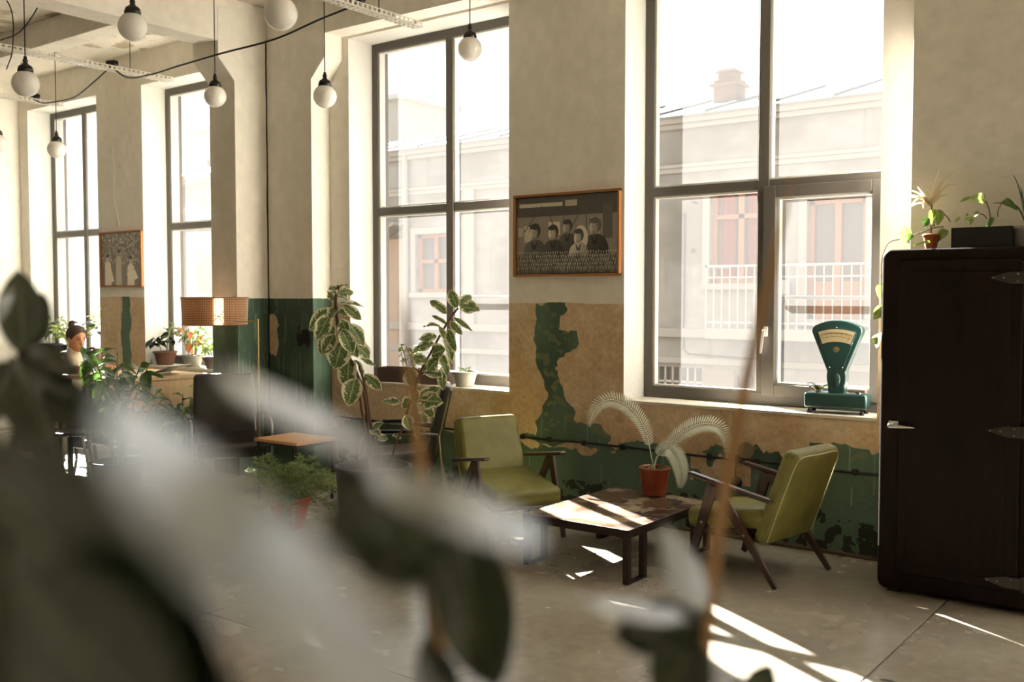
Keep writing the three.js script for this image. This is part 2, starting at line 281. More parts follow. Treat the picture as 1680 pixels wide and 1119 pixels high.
// peeled plaster scar on the left pillar
{
  const pts = [[-10.42, 3.3, 0.002], [-10.38, 3.02, 0.002], [-10.41, 2.8, 0.002], [-10.36, 2.6, 0.002], [-10.3, 2.42, 0.002]];
  structMesh('trim_2', tube(pts, 0.006, 40, 5), M('#e4dcc8', 0.9), 'pale vertical crack on the pillar above the far picture', 'crack');
}

// ---------------------------------------------------------------- windows
function windowUnit(n, label, [x0, x1], { mull = 0.5, casement = false, zf = -0.29, guard = true } = {}) {
  const g = struct('window_' + n, label, 'window');
  const d = 0.075, z0 = zf - d, z1 = zf, fw = 0.075, xm = lerp(x0, x1, mull), yt = 2.41;
  const F = (name, a, b, c, e, zz0 = z0, zz1 = z1) => part(name, span(a, b, c, e, zz0, zz1, 0.005), MT.frame, g);
  F('jamb', x0, x0 + fw, SILL, HEAD); F('jamb', x1 - fw, x1, SILL, HEAD);
  F('head_rail', x0 + fw, x1 - fw, HEAD - fw, HEAD); F('bottom_rail', x0 + fw, x1 - fw, SILL, SILL + 0.09);
  F('mullion', xm - 0.04, xm + 0.04, SILL + 0.09, HEAD - fw, z0, z1 + 0.004);
  F('transom', x0 + fw, xm - 0.04, yt - 0.035, yt + 0.035); F('transom', xm + 0.04, x1 - fw, yt - 0.035, yt + 0.035);
  const panes = [[x0 + fw, xm - 0.04, SILL + 0.09, yt - 0.035], [xm + 0.04, x1 - fw, SILL + 0.09, yt - 0.035], [x0 + fw, xm - 0.04, yt + 0.035, HEAD - fw], [xm + 0.04, x1 - fw, yt + 0.035, HEAD - fw]];
  panes.forEach(([a, b, c, e], i) => {
    let k = 0;
    if (casement && i === 1) {     // opening sash with a thicker frame and a handle
      k = 0.06;
      const s = part('sash', merge(span(a - 0.03, a + k, c - 0.02, e + 0.02, z1 - 0.02, z1 + 0.03, 0.006), span(b - k, b + 0.01, c - 0.02, e + 0.02, z1 - 0.02, z1 + 0.03, 0.006), span(a + k, b - k, c - 0.02, c + k, z1 - 0.02, z1 + 0.03, 0.006), span(a + k, b - k, e - k, e + 0.02, z1 - 0.02, z1 + 0.03, 0.006)), MT.frame, g);
      part('handle', merge(rbox(0.03, 0.07, 0.014, a + 0.004, 1.4, z1 + 0.037, 0.006), rbox(0.018, 0.018, 0.04, a + 0.004, 1.4, z1 + 0.058, 0.006), bar([a + 0.004, 1.415, z1 + 0.075], [a - 0.014, 1.25, z1 + 0.08], 0.02, 0.014, 0.8)), M('#cfcac0', 0.35, { metalness: 0.4 }), s, 'pale metal window handle');
    }
    const q = 0.012;
    part('bead', merge(span(a + k, a + k + q, c + k, e - k, z0 + 0.012, z1 - 0.014), span(b - k - q, b - k, c + k, e - k, z0 + 0.012, z1 - 0.014), span(a + k + q, b - k - q, c + k, c + k + q, z0 + 0.012, z1 - 0.014), span(a + k + q, b - k - q, e - k - q, e - k, z0 + 0.012, z1 - 0.014)), MT.whiteBar, g);
    part('pane', new THREE.PlaneGeometry(b - a - 2 * k - 2 * q, e - c - 2 * k - 2 * q).translate((a + b) / 2, (c + e) / 2, z0 + 0.03), MT.glass, g, 'dusty window pane');
  });
  if (guard) part('guard_rail', span(xm + 0.04, x1 - fw, 1.62, 1.645, z0 - 0.06, z0 - 0.03, 0.004), MT.frame, g);
  part('sill_board', span(x0 - 0.0, x1 + 0.0, SILL - 0.02, SILL + 0.002, zf, 0.006, 0.004), M('#d9d0bd', 0.6, { bumpMap: bumpFine, bumpScale: 0.003 }), g);
  return g;
}
windowUnit(1, 'far left tall window with dark frame behind seated person', WIN[0], { guard: false });
windowUnit(2, 'tall window between far pillar and haunched column', WIN[1], { guard: false });
windowUnit(3, 'tall window behind the variegated rubber plant', WIN[2], { mull: 0.52 });
windowUnit(4, 'tall window with the green scale on its sill', WIN[3], { mull: 0.515, casement: true });
windowUnit(5, 'tall window out of the picture on the right', WIN[4], { guard: false });
windowUnit(6, 'second tall window out of the picture', WIN[5], { guard: false });
windowUnit(7, 'third tall window out of the picture', WIN[6], { guard: false });
windowUnit(8, 'rightmost tall window out of the picture', WIN[7], { guard: false });
// ---------------------------------------------------------------- outside: street and the house opposite
structMesh('street', boxUV(span(-60, 40, -0.6, -0.35, -60, -TH - 0.05)), M('#57534e', 0.9), 'pale street outside the windows', 'street');
{
  const fac = tex(1024, 512, (u, v) => { const a = tile(u, v, 6, 3), b = tile(u, v, 40, 8), s = fbm(u * 60, v * 3 + 2, 3); let c = mix3([150, 146, 138], [132, 127, 118], sst(a, 0.4, 0.75)); c = mix3(c, [124, 117, 106], sst(s, 0.6, 0.85) * 0.4); const k = 1 + (b - 0.5) * 0.12; return [c[0] * k, c[1] * k, c[2] * k]; });
  fac.repeat.set(0.11, 0.2);
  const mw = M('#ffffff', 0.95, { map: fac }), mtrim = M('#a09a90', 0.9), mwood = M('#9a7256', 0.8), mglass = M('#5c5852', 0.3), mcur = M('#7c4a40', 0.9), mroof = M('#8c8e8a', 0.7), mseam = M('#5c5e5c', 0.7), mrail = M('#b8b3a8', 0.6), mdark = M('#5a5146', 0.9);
  const b = thing('building', 'pale plastered house with balcony and metal roof across the street', 'building', [0, 0, 0]);
  const Z = -8;
  const holes = [[-6.98, -6.02, 1.83, 3.28], [-5.43, -4.58, 1.3, 3.04], [-13.2, -12.3, 1.7, 2.82], [-9.9, -9.0, 1.83, 3.28], [-7.9, -7.1, 0.02, 0.5], [-17.2, -16.2, 1.7, 3.0], [-3.5, -2.6, 1.83, 3.28]];
  const s = new THREE.Shape([[-22, -0.36], [6, -0.36], [6, 4.5], [-22, 4.5]].map((p) => new THREE.Vector2(...p)));
  for (const [x0, x1, y0, y1] of holes) s.holes.push(new THREE.Path([[x0, y0], [x0, y1], [x1, y1], [x1, y0]].map((p) => new THREE.Vector2(...p))));
  part('wall', new THREE.ExtrudeGeometry(s, { depth: 0.4, bevelEnabled: false }).translate(0, 0, Z - 0.4), mw, b);
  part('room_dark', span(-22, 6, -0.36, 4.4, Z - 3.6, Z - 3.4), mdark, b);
  // roof of lapped metal sheets with standing seams
  const ry = (z) => 4.5 + (Z - z) * 0.27;
  for (let i = 0; i < 28; i++) { const x = -22 + i; const q = part('roof_sheet', boxUV(bar([x + 0.5, ry(Z + 0.22), Z + 0.22], [x + 0.5, ry(Z - 2.2), Z - 2.2], 0.03, 0.985, 1, 0.004)), mroof, b); part('seam', bar([x + 1, ry(Z + 0.2) + 0.03, Z + 0.2], [x + 1 + 0.0, ry(Z - 2.2) + 0.03, Z - 2.2], 0.05, 0.03), mseam, q); }
  part('cornice', merge(span(-22, 6, 4.34, 4.44, Z, Z + 0.16, 0.01), span(-22, 6, 4.26, 4.34, Z, Z + 0.1, 0.01), span(-22, 6, 3.66, 3.72, Z, Z + 0.05, 0.01), span(-22, 6, 3.58, 3.66, Z, Z + 0.03, 0.01)), mtrim, b);
  part('string_course', merge(span(-22, 6, 0.98, 1.12, Z, Z + 0.1, 0.01), span(-22, 6, 0.56, 0.66, Z, Z + 0.07, 0.01)), mtrim, b);
  for (const [x0, x1] of [[-8.4, -8.0], [-10.9, -10.6], [-14.3, -14.0], [-11.95, -11.7]]) part('pilaster', span(x0, x1, 1.12, 3.6, Z, Z + 0.08, 0.01), mtrim, b);
  // chimney with stepped crown
  part('chimney', merge(span(-7.62, -7.2, 4.6, 5.28, -9.75, -9.35, 0.01), span(-7.67, -7.15, 5.16, 5.22, -9.8, -9.3, 0.01), span(-7.56, -7.26, 5.28, 5.46, -9.7, -9.4, 0.01), span(-7.6, -7.22, 5.4, 5.43, -9.74, -9.36, 0.01), cyl(0.006, 0.004, 0.2, -7.4, 5.46, -9.55, 8)), M('#6e5c50', 0.95), b, 'brick chimney with stepped crown');
  function houseWindow([x0, x1, y0, y1], { cols = 2, transom = 0, curtain = null, name = 'window', panel = 0 } = {}) {
    const f = 0.07, z = Z - 0.16, gs = [span(x0, x0 + f, y0, y1, z, z + 0.08), span(x1 - f, x1, y0, y1, z, z + 0.08), span(x0, x1, y0, y0 + f, z, z + 0.08), span(x0, x1, y1 - f, y1, z, z + 0.08)];
    for (let i = 1; i < cols; i++) { const x = lerp(x0, x1, i / cols); gs.push(span(x - 0.045, x + 0.045, y0, y1, z, z + 0.085)); }
    if (transom) gs.push(span(x0, x1, transom - 0.035, transom + 0.035, z, z + 0.085));
    if (panel) gs.push(span(x0, x1, y0, y0 + panel, z, z + 0.06));
    const w = part(name, merge(gs), mwood, b);
    part('pane', span(x0 + 0.02, x1 - 0.02, y0 + 0.02, y1 - 0.02, z + 0.01, z + 0.02), mglass, w);
    if (curtain) for (const [a, c] of curtain) { const g = new THREE.PlaneGeometry(c - a, y1 - y0 - 0.1, 16, 1); part('curtain', warp(g, (v) => { v.z += Math.sin(v.x * 60) * 0.01; }).translate((a + c) / 2, (y0 + y1) / 2, z + 0.034), mcur, w); }
    part('ledge', span(x0 - 0.1, x1 + 0.1, y0 - 0.1, y0, Z - 0.05, Z + 0.12, 0.01), mtrim, b);
    part('surround', merge(span(x0 - 0.12, x0, y0, y1 + 0.12, Z, Z + 0.04), span(x1, x1 + 0.12, y0, y1 + 0.12, Z, Z + 0.04), span(x0, x1, y1, y1 + 0.12, Z, Z + 0.04)), mtrim, b);
  }
  houseWindow(holes[0], { transom: 2.86, curtain: [[-6.85, -6.6], [-6.4, -6.2]] });
  houseWindow(holes[1], { name: 'balcony_door', panel: 0.55 });
  houseWindow(holes[2], { cols: 2, transom: 2.3 });
  houseWindow(holes[3], { transom: 2.86 }); houseWindow(holes[5]); houseWindow(holes[6], { transom: 2.86 });
  { const [x0, x1, y0, y1] = holes[4]; const gs = []; for (let i = 0; i <= 6; i++) gs.push(span(lerp(x0, x1, i / 6) - 0.012, lerp(x0, x1, i / 6) + 0.012, y0, y1, Z - 0.05, Z - 0.02)); part('cellar_grille', merge(gs, span(x0, x1, 0.25, 0.28, Z - 0.05, Z - 0.02)), mrail, b); }
  part('shutter', span(-7.05, -6.55, 0.05, 0.5, Z, Z + 0.03), M('#8d8474', 0.8), b);
  // tall brown gate under a lean-to roof
  part('gate', span(-14.3, -13.5, -0.35, 2.75, Z, Z + 0.06), M('#a5907c', 0.8), b);
  part('lean_to', bar([-14.6, 2.55, Z + 0.2], [-13.4, 3.02, Z + 0.2], 0.06, 0.5), mtrim, b);
  part('downpipe', tube([[-13.4, 4.4, Z + 0.09], [-13.4, 2, Z + 0.09], [-13.4, -0.3, Z + 0.09]], 0.06, 20, 10), mtrim, b);
  part('conduit', polytube([[-7.42, 2.95, Z + 0.02], [-7.42, 0.72, Z + 0.02], [-6.2, 0.68, Z + 0.02]], 0.012), mdark, b);
  part('wall_hook', merge(bar([-7.3, 3.12, Z], [-7.18, 3.08, Z + 0.06], 0.02, 0.02), new THREE.TorusGeometry(0.03, 0.008, 6, 14).translate(-7.26, 2.35, Z + 0.02)), mdark, b);
  const ac = part('air_conditioner', rbox(0.3, 0.22, 0.2, -5.82, 1.76, Z + 0.12, 0.02), M('#cfcbc2', 0.6), b); part('fan_grille', cyl(0.08, 0.08, 0.01, 0, 0, 0, 20).rotateX(Math.PI / 2).translate(-5.86, 1.76, Z + 0.221), mdark, ac);
  // balcony slab, railing
  const bal = part('balcony', span(-6.7, -3.9, 1.0, 1.16, Z, Z + 0.75, 0.01), mtrim, b);
  part('railing', merge(span(-6.7, -3.9, 2.06, 2.09, Z + 0.7, Z + 0.73), span(-6.7, -3.9, 1.9, 1.92, Z + 0.7, Z + 0.72), span(-6.7, -3.9, 1.24, 1.26, Z + 0.7, Z + 0.72), span(-6.7, -6.67, 2.06, 2.09, Z, Z + 0.73)), mrail, bal);
  for (let i = 0; i <= 22; i++) part('baluster', span(-6.7 + i * 0.127, -6.685 + i * 0.127, 1.16, 2.06, Z + 0.705, Z + 0.722), mrail, bal);
  const font = await new FontLoader().loadAsync('fonts/droid/droid_sans_regular.typeface.json');
  const lg = new THREE.ExtrudeGeometry(font.generateShapes('LOC', 0.17), { depth: 0.003, bevelEnabled: false }).rotateZ(0.18).translate(-6.5, 0.24, Z + 0.001);
  part('graffiti', lg, M('#6d665c', 0.9), b, 'grey sprayed letters');
}
{ // neighbouring taller house further along
  const b = thing('building', 'taller faint grey house rising behind the roofs beyond the middle window', 'building', [0, 0, 0]);
  const m = M('#a8a298', 0.95);
  part('wall', span(-36, -24, -0.36, 8.4, -22, -19, 0.02), m, b);
  part('roof', merge(span(-36.3, -23.7, 8.4, 8.6, -22.2, -18.8, 0.02), warp(new THREE.SphereGeometry(2.2, 20, 10, 0, Math.PI * 2, 0, Math.PI / 2), (v) => { v.y *= 0.5; }).translate(-29, 8.5, -20.4)), M('#b7b4ac', 0.8), b);
  for (let i = 0; i < 5; i++) part('window', span(-35 + i * 2.2, -34 + i * 2.2, 5.4, 7.2, -19.02, -18.96), M('#6b665e', 0.4), b);
}
// ---------------------------------------------------------------- services: trays, cables, lamps
const D = {"ficusL":[[-4.822,1.661,1.807,-4.874,1.726,1.805,0.049],[-4.836,1.666,1.787,-4.827,1.737,1.687,0.049],[-4.834,1.661,1.789,-4.784,1.677,1.677,0.059],[-4.797,1.656,1.83,-4.752,1.685,1.936,0.049],[-4.805,1.637,1.809,-4.805,1.627,1.675,0.059],[-4.752,1.598,1.852,-4.69,1.587,1.684,0.039],[-4.741,1.588,1.823,-4.635,1.49,1.758,0.054],[-4.82,1.568,1.836,-4.953,1.415,1.933,0.084],[-4.795,1.539,1.872,-4.786,1.368,2.023,0.079],[-4.844,1.458,1.809,-4.877,1.263,1.912,0.089],[-4.738,1.5,1.84,-4.734,1.346,1.765,0.079],[-4.697,1.471,1.813,-4.658,1.311,1.703,0.069],[-4.724,1.364,1.842,-4.786,1.168,1.865,0.123],[-4.755,1.241,1.76,-4.677,1.052,1.862,0.106],[-4.659,1.123,1.793,-4.645,0.945,1.88,0.096],[-4.75,1.35,1.75,-4.71,1.233,1.581,0.089],[-4.681,1.136,1.696,-4.552,1.037,1.667,0.059],[-4.683,1.242,1.734,-4.6,1.192,1.662,0.03],[-4.841,1.557,1.797,-4.725,1.529,1.799,0.044],[-4.874,1.676,1.811,-4.885,1.592,1.767,0.049],[-4.673,1.235,1.784,-4.692,1.13,1.686,0.049],[-4.771,1.402,1.87,-4.804,1.272,1.944,0.074],[-4.728,1.432,1.85,-4.599,1.281,1.868,0.079],[-4.751,1.391,1.789,-4.653,1.246,1.783,0.069],[-4.81,1.578,1.812,-4.757,1.501,1.926,0.059]],"ficusR":[[-4.161,1.568,1.373,-4.178,1.688,1.428,0.061],[-4.17,1.578,1.354,-4.147,1.668,1.235,0.054],[-4.163,1.578,1.348,-4.029,1.561,1.302,0.081],[-4.194,1.53,1.439,-4.319,1.629,1.467,0.051],[-4.22,1.447,1.469,-4.395,1.468,1.457,0.034],[-4.251,1.459,1.367,-4.379,1.527,1.386,0.022],[-4.22,1.508,1.349,-4.041,1.423,1.364,0.026],[-4.218,1.479,1.381,-4.131,1.395,1.36,0.041],[-4.183,1.432,1.437,-4.067,1.298,1.505,0.054],[-4.277,1.379,1.375,-4.173,1.211,1.402,0.049],[-4.297,1.385,1.42,-4.339,1.371,1.544,0.047],[-4.322,1.334,1.414,-4.508,1.292,1.429,0.061],[-4.311,1.225,1.5,-4.364,1.257,1.586,0.059],[-4.348,1.212,1.466,-4.37,1.147,1.479,0.031],[-4.32,1.261,1.446,-4.195,1.306,1.466,0.089],[-4.305,1.261,1.418,-4.257,1.181,1.296,0.091],[-4.357,1.151,1.45,-4.228,1.247,1.487,0.071],[-4.323,1.147,1.516,-4.164,1.14,1.519,0.089],[-4.415,1.052,1.505,-4.468,1.177,1.505,0.084],[-4.277,1.181,1.391,-4.246,1.031,1.424,0.051],[-4.355,0.961,1.555,-4.38,1.058,1.556,0.061],[-4.328,0.982,1.555,-4.207,1.074,1.512,0.071],[-4.318,0.973,1.552,-4.149,0.985,1.549,0.091],[-4.41,0.942,1.496,-4.398,0.875,1.433,0.061],[-4.286,0.935,1.544,-4.189,0.884,1.576,0.051],[-4.34,0.899,1.514,-4.393,0.813,1.413,0.041],[-4.426,0.962,1.621,-4.513,0.974,1.716,0.041],[-4.413,0.984,1.521,-4.49,0.912,1.555,0.061],[-4.416,0.881,1.59,-4.381,0.779,1.583,0.061],[-4.628,0.785,1.683,-4.5,0.833,1.717,0.035],[-4.595,0.782,1.722,-4.47,0.766,1.769,0.045],[-4.351,0.807,1.589,-4.363,0.712,1.502,0.061],[-4.488,0.749,1.573,-4.553,0.702,1.556,0.044],[-4.599,0.727,1.684,-4.55,0.718,1.608,0.039],[-4.248,1.273,1.438,-4.143,1.144,1.484,0.049],[-4.252,1.36,1.374,-4.238,1.451,1.464,0.034]],"ficusStems":[[[-4.58,0.535,1.723],[-4.604,0.724,1.731],[-4.62,0.881,1.735],[-4.644,1.038,1.743],[-4.691,1.176,1.771],[-4.745,1.313,1.805],[-4.787,1.47,1.827],[-4.801,1.627,1.829],[-4.788,1.714,1.814]],[[-4.559,0.544,1.77],[-4.594,0.749,1.772],[-4.632,0.963,1.777],[-4.656,1.118,1.773],[-4.705,1.215,1.78]],[[-4.603,0.525,1.667],[-4.61,0.718,1.686],[-4.625,0.838,1.703],[-4.638,1.037,1.727],[-4.667,1.195,1.752]],[[-4.492,0.543,1.656],[-4.471,0.665,1.633],[-4.437,0.802,1.599],[-4.381,1.038,1.543],[-4.353,1.156,1.515],[-4.306,1.274,1.472],[-4.251,1.411,1.422],[-4.207,1.509,1.382],[-4.171,1.568,1.352]],[[-4.57,0.53,1.678],[-4.576,0.641,1.677],[-4.588,0.739,1.68]]],"cycad":[-3.242,0.315,0.444],"fronds":[[[-3.259,0.563,0.442],[-3.27,0.632,0.447],[-3.303,0.73,0.44],[-3.354,0.826,0.449],[-3.432,0.909,0.478],[-3.525,0.944,0.522],[-3.586,0.919,0.57],[-3.618,0.847,0.612],[-3.627,0.766,0.635]],[[-3.236,0.563,0.425],[-3.211,0.603,0.404],[-3.177,0.657,0.349],[-3.111,0.736,0.269],[-3.03,0.782,0.18],[-2.953,0.773,0.109],[-2.902,0.707,0.074],[-2.879,0.622,0.074],[-2.883,0.554,0.093]],[[-3.23,0.563,0.42],[-3.186,0.618,0.434],[-3.126,0.647,0.461],[-3.06,0.63,0.5],[-3.019,0.572,0.51],[-2.999,0.495,0.513],[-3.008,0.406,0.512]]],"pothos":[[-1.642,2.033,0.466,-1.65,1.941,0.477,0.05],[-1.585,1.986,0.542,-1.583,1.947,0.615,0.022],[-1.497,2.072,0.539,-1.531,2.019,0.55,0.04],[-1.486,2.121,0.487,-1.487,2.036,0.541,0.031],[-1.465,2.12,0.486,-1.462,2.023,0.471,0.042],[-1.41,2.0,0.478,-1.512,1.943,0.44,0.042],[-1.231,2.163,0.475,-1.277,2.169,0.569,0.041],[-1.28,2.169,0.538,-1.342,2.149,0.575,0.015],[-1.255,2.085,0.488,-1.299,2.077,0.481,0.031],[-1.319,2.082,0.444,-1.352,2.072,0.426,0.027],[-1.298,2.068,0.518,-1.275,2.034,0.594,0.039],[-1.354,2.069,0.473,-1.363,2.048,0.536,0.013],[-1.132,2.145,0.518,-1.056,2.1,0.566,0.03],[-1.184,2.059,0.506,-1.203,2.001,0.564,0.022],[-1.234,1.989,0.473,-1.108,1.952,0.523,0.031],[-1.118,2.011,0.464,-1.077,1.945,0.48,0.026],[-1.492,1.939,0.517,-1.573,1.929,0.565,0.013]],"pothosStems":[[[-1.404,2.049,0.47],[-1.421,2.077,0.47],[-1.447,2.105,0.47],[-1.464,2.119,0.47]],[[-1.204,2.062,0.47],[-1.208,2.097,0.47],[-1.221,2.137,0.47],[-1.234,2.161,0.47]],[[-1.219,2.056,0.47],[-1.236,2.077,0.47],[-1.256,2.086,0.47]],[[-1.437,2.024,0.47],[-1.48,2.021,0.47],[-1.531,2.005,0.47],[-1.583,1.989,0.47],[-1.613,1.972,0.47],[-1.619,1.938,0.47]],[[-1.493,2.031,0.47],[-1.506,2.054,0.47],[-1.519,2.075,0.47]],[[-1.168,2.065,0.47],[-1.166,2.099,0.47],[-1.142,2.149,0.47]],[[-1.488,2.026,0.47],[-1.488,2.08,0.47],[-1.488,2.12,0.47]]],"spider":[[[-1.505,2.117,0.46],[-1.506,2.153,0.46],[-1.495,2.242,0.46],[-1.467,2.349,0.46]],[[-1.505,2.144,0.46],[-1.486,2.197,0.46],[-1.436,2.291,0.46],[-1.378,2.329,0.46]],[[-1.504,2.144,0.46],[-1.481,2.187,0.46],[-1.427,2.246,0.46],[-1.369,2.254,0.46]],[[-1.505,2.144,0.46],[-1.494,2.197,0.46],[-1.47,2.258,0.46],[-1.444,2.27,0.46]],[[-1.506,2.149,0.46],[-1.537,2.191,0.46],[-1.563,2.224,0.46],[-1.584,2.254,0.46]],[[-1.506,2.149,0.46],[-1.546,2.191,0.46],[-1.598,2.226,0.46],[-1.656,2.239,0.46]],[[-1.507,2.144,0.46],[-1.554,2.187,0.46],[-1.589,2.194,0.46],[-1.635,2.192,0.46]],[[-1.507,2.142,0.46],[-1.554,2.192,0.46],[-1.589,2.18,0.46],[-1.612,2.154,0.46]],[[-1.507,2.14,0.46],[-1.554,2.16,0.46],[-1.597,2.154,0.46],[-1.667,2.112,0.46]],[[-1.507,2.142,0.46],[-1.532,2.173,0.46],[-1.549,2.16,0.46],[-1.549,2.126,0.46]],[[-1.505,2.144,0.46],[-1.468,2.187,0.46],[-1.443,2.196,0.46],[-1.426,2.2,0.46]],[[-1.507,2.144,0.46],[-1.585,2.198,0.46],[-1.642,2.206,0.46],[-1.707,2.212,0.46]],[[-1.505,2.149,0.46],[-1.515,2.189,0.46],[-1.52,2.221,0.46],[-1.538,2.24,0.46]],[[-1.504,2.144,0.46],[-1.485,2.179,0.46],[-1.465,2.231,0.46],[-1.457,2.262,0.46]]],"blades":[[[-1.044,2.059,0.46],[-1.058,2.162,0.46],[-1.079,2.236,0.46],[-1.103,2.289,0.46]],[[-1.044,2.059,0.46],[-1.05,2.149,0.46],[-1.057,2.192,0.46],[-1.063,2.222,0.46]],[[-1.044,2.076,0.46],[-1.076,2.112,0.46],[-1.12,2.134,0.46],[-1.203,2.14,0.46]],[[-1.044,2.059,0.46],[-1.031,2.161,0.46],[-1.017,2.223,0.46],[-1.002,2.265,0.46]],[[-1.044,2.059,0.46],[-1.022,2.109,0.46],[-0.992,2.125,0.46],[-0.965,2.115,0.46]]],"trail":[[-1.763,1.716,0.472,-1.765,1.623,0.494,0.055],[-1.754,1.595,0.485,-1.784,1.499,0.503,0.083],[-1.752,1.44,0.494,-1.77,1.349,0.55,0.09]],"trailStem":[[-1.681,1.968,0.411],[-1.735,1.947,0.454],[-1.761,1.872,0.478],[-1.762,1.734,0.487],[-1.756,1.595,0.49],[-1.754,1.44,0.498]],"pend":[[-5.738,3.334,2.655],[-6.846,3.102,2.781],[-7.036,3.302,1.096],[-9.881,3.133,0.939],[-4.275,3.161,2.695],[-5.895,3.194,0.918],[-4.819,3.49,0.45],[-9.698,3.095,1.625]],"fgA":[[-1.491,1.558,5.504,-1.505,1.694,5.507,0.066],[-1.443,1.561,5.53,-1.29,1.556,5.54,0.044],[-1.406,1.551,5.566,-1.153,1.474,5.566,0.06],[-1.356,1.563,5.59,-1.158,1.44,5.634,0.058],[-1.508,1.556,5.492,-1.542,1.664,5.449,0.047],[-1.4,1.559,5.56,-1.458,1.448,5.611,0.069]],"fgStemA":[[-1.493,1.567,5.505],[-1.447,1.459,5.539],[-1.406,1.294,5.58],[-1.361,1.018,5.625]],"fg":{"lying":[[-0.16,1.538,6.076,-0.274,1.622,6.083,0.106,0.616,0.62,-0.486],[-0.238,1.543,6.035,-0.334,1.612,6.041,0.109,0.592,0.637,-0.493],[-0.296,1.575,5.951,-0.374,1.619,5.971,0.099,0.407,0.821,-0.4],[-0.259,1.534,5.888,-0.342,1.569,5.912,0.11,0.375,0.888,-0.267],[-0.379,1.376,5.485,-0.421,1.447,5.475,0.11,0.856,0.451,-0.253],[-0.367,1.388,5.538,-0.452,1.396,5.565,0.089,0.123,0.979,-0.165]],"hanging":[[-0.284,1.473,6.023,-0.478,1.595,6.064,0.088],[-0.286,1.489,6.05,-0.412,1.551,6.079,0.069],[-0.389,1.475,5.801,-0.489,1.528,5.812,0.055],[-0.432,1.492,5.808,-0.458,1.534,5.825,0.057],[-0.55,1.468,5.61,-0.516,1.293,5.594,0.068],[-0.378,1.374,5.484,-0.442,1.356,5.534,0.049],[-0.384,1.361,5.489,-0.403,1.293,5.508,0.057],[-0.351,1.293,5.468,-0.327,1.338,5.448,0.036],[-0.479,1.593,5.864,-0.535,1.586,5.881,0.022],[-0.401,1.497,5.809,-0.425,1.538,5.826,0.04],[-0.513,1.314,5.654,-0.536,1.378,5.668,0.034]]},"fgStems":[[[-0.539,1.456,5.665],[-0.533,1.407,5.664],[-0.521,1.362,5.669],[-0.481,1.276,5.695]],[[-0.554,1.468,5.613],[-0.542,1.441,5.643],[-0.533,1.407,5.664]],[[-0.186,1.533,6.058],[-0.233,1.477,5.997],[-0.448,1.258,5.733]],[[-0.288,1.486,6.026],[-0.355,1.385,5.906],[-0.448,1.258,5.733]],[[-0.379,1.382,5.485],[-0.381,1.34,5.488],[-0.384,1.226,5.497]]],"tan":[[[-0.447,1.151,5.361],[-0.464,1.319,5.301],[-0.457,1.483,5.261],[-0.447,1.639,5.206],[-0.43,1.797,5.16]],[[-0.614,1.176,5.55],[-0.666,1.396,5.513],[-0.674,1.475,5.515],[-0.701,1.578,5.504],[-0.728,1.653,5.484]]]};
function cableTray(x, y, z0, z1, label) {
  const t = thing('cable_tray', label, 'cable tray', [x, y, z0]);
  const L = z1 - z0, w = 0.1;
  for (const s of [-1, 1]) {     // side flange with a row of punched slots: two strips joined by bridges
    const gs = [box(0.003, 0.008, L, s * w / 2, 0.004, L / 2), box(0.003, 0.008, L, s * w / 2, 0.036, L / 2)];
    for (let z = 0.02; z < L; z += 0.05) gs.push(box(0.003, 0.024, 0.022, s * w / 2, 0.02, z));
    part('side_flange', merge(gs), MT.tray, t);
  }
  const gs = [box(0.012, 0.003, L, -w / 2 + 0.006, 0, L / 2), box(0.012, 0.003, L, w / 2 - 0.006, 0, L / 2), box(0.014, 0.003, L, 0, 0, L / 2)];
  for (let z = 0.02; z < L; z += 0.05) gs.push(box(w, 0.003, 0.024, 0, 0, z));
  part('perforated_base', merge(gs), MT.tray, t);
  for (const z of [0.45, 2.2, 4]) part('hanger_rod', cyl(0.004, 0.004, CEIL - y, 0, 0, z, 8), MT.black, t);
}
cableTray(-8.9, 3.8, 0.26, 6.5, 'white perforated cable tray, the middle one, ending before the second window');
cableTray(-11.06, 3.8, 0.24, 6.5, 'white perforated cable tray, the far left one');
cableTray(-5.53, 3.8, 0.24, 3.4, 'white perforated cable tray, the near one, ending by the middle window');
const cable = (pts, label, r = 0.008) => single('cable', tube(pts, r, 60, 6), MT.black, label, 'cable');
cable([[-8.9, 3.83, 0.9], [-8.75, 3.73, 0.86], [-8.2, 3.66, 0.95], [-7.6, 3.64, 1.05], [-7.0, 3.66, 1.05], [-6.4, 3.7, 0.98], [-5.9, 3.78, 0.95], [-5.56, 3.84, 0.9]], 'black cable sagging from the middle tray to the near tray');
cable([[-11.06, 3.83, 0.55], [-10.8, 3.76, 0.6], [-10.4, 3.72, 0.65], [-9.9, 3.7, 0.72], [-9.3, 3.76, 0.85], [-8.9, 3.83, 0.92]], 'black cable sagging from the far tray to the middle tray');
cable([[-7.5, 4.29, 2.6], [-7.42, 4.1, 2.5], [-7.3, 3.72, 2.55], [-7.1, 3.5, 2.7]].map(([x, y, z]) => [x - 1.2, y, z - 0.5]), 'short black cable dropping from the ceiling left of the nearest tray lamp', 0.005);
cable([[-8.05, 4.29, 2.05], [-8.1, 4.1, 2.0], [-8.35, 3.85, 2.05], [-8.6, 3.8, 2.1]], 'short black cable dropping from the ceiling onto the middle tray', 0.005);
function clampBox(p, label) { const t = thing('junction_box', label, 'junction box', p, 0.3); part('body', rbox(0.11, 0.05, 0.06, 0, 0.025, 0, 0.01), MT.black, t); part('cable_gland', cyl(0.014, 0.01, 0.03, 0.06, 0.01, 0, 10), MT.black, t); part('bracket', box(0.05, 0.01, 0.075, -0.02, 0.004, 0), MT.steel, t); }
clampBox([-8.9, 3.845, 0.9], 'small black junction box on the middle cable tray');
clampBox([-11.06, 3.845, 0.55], 'small black junction box on the far cable tray');
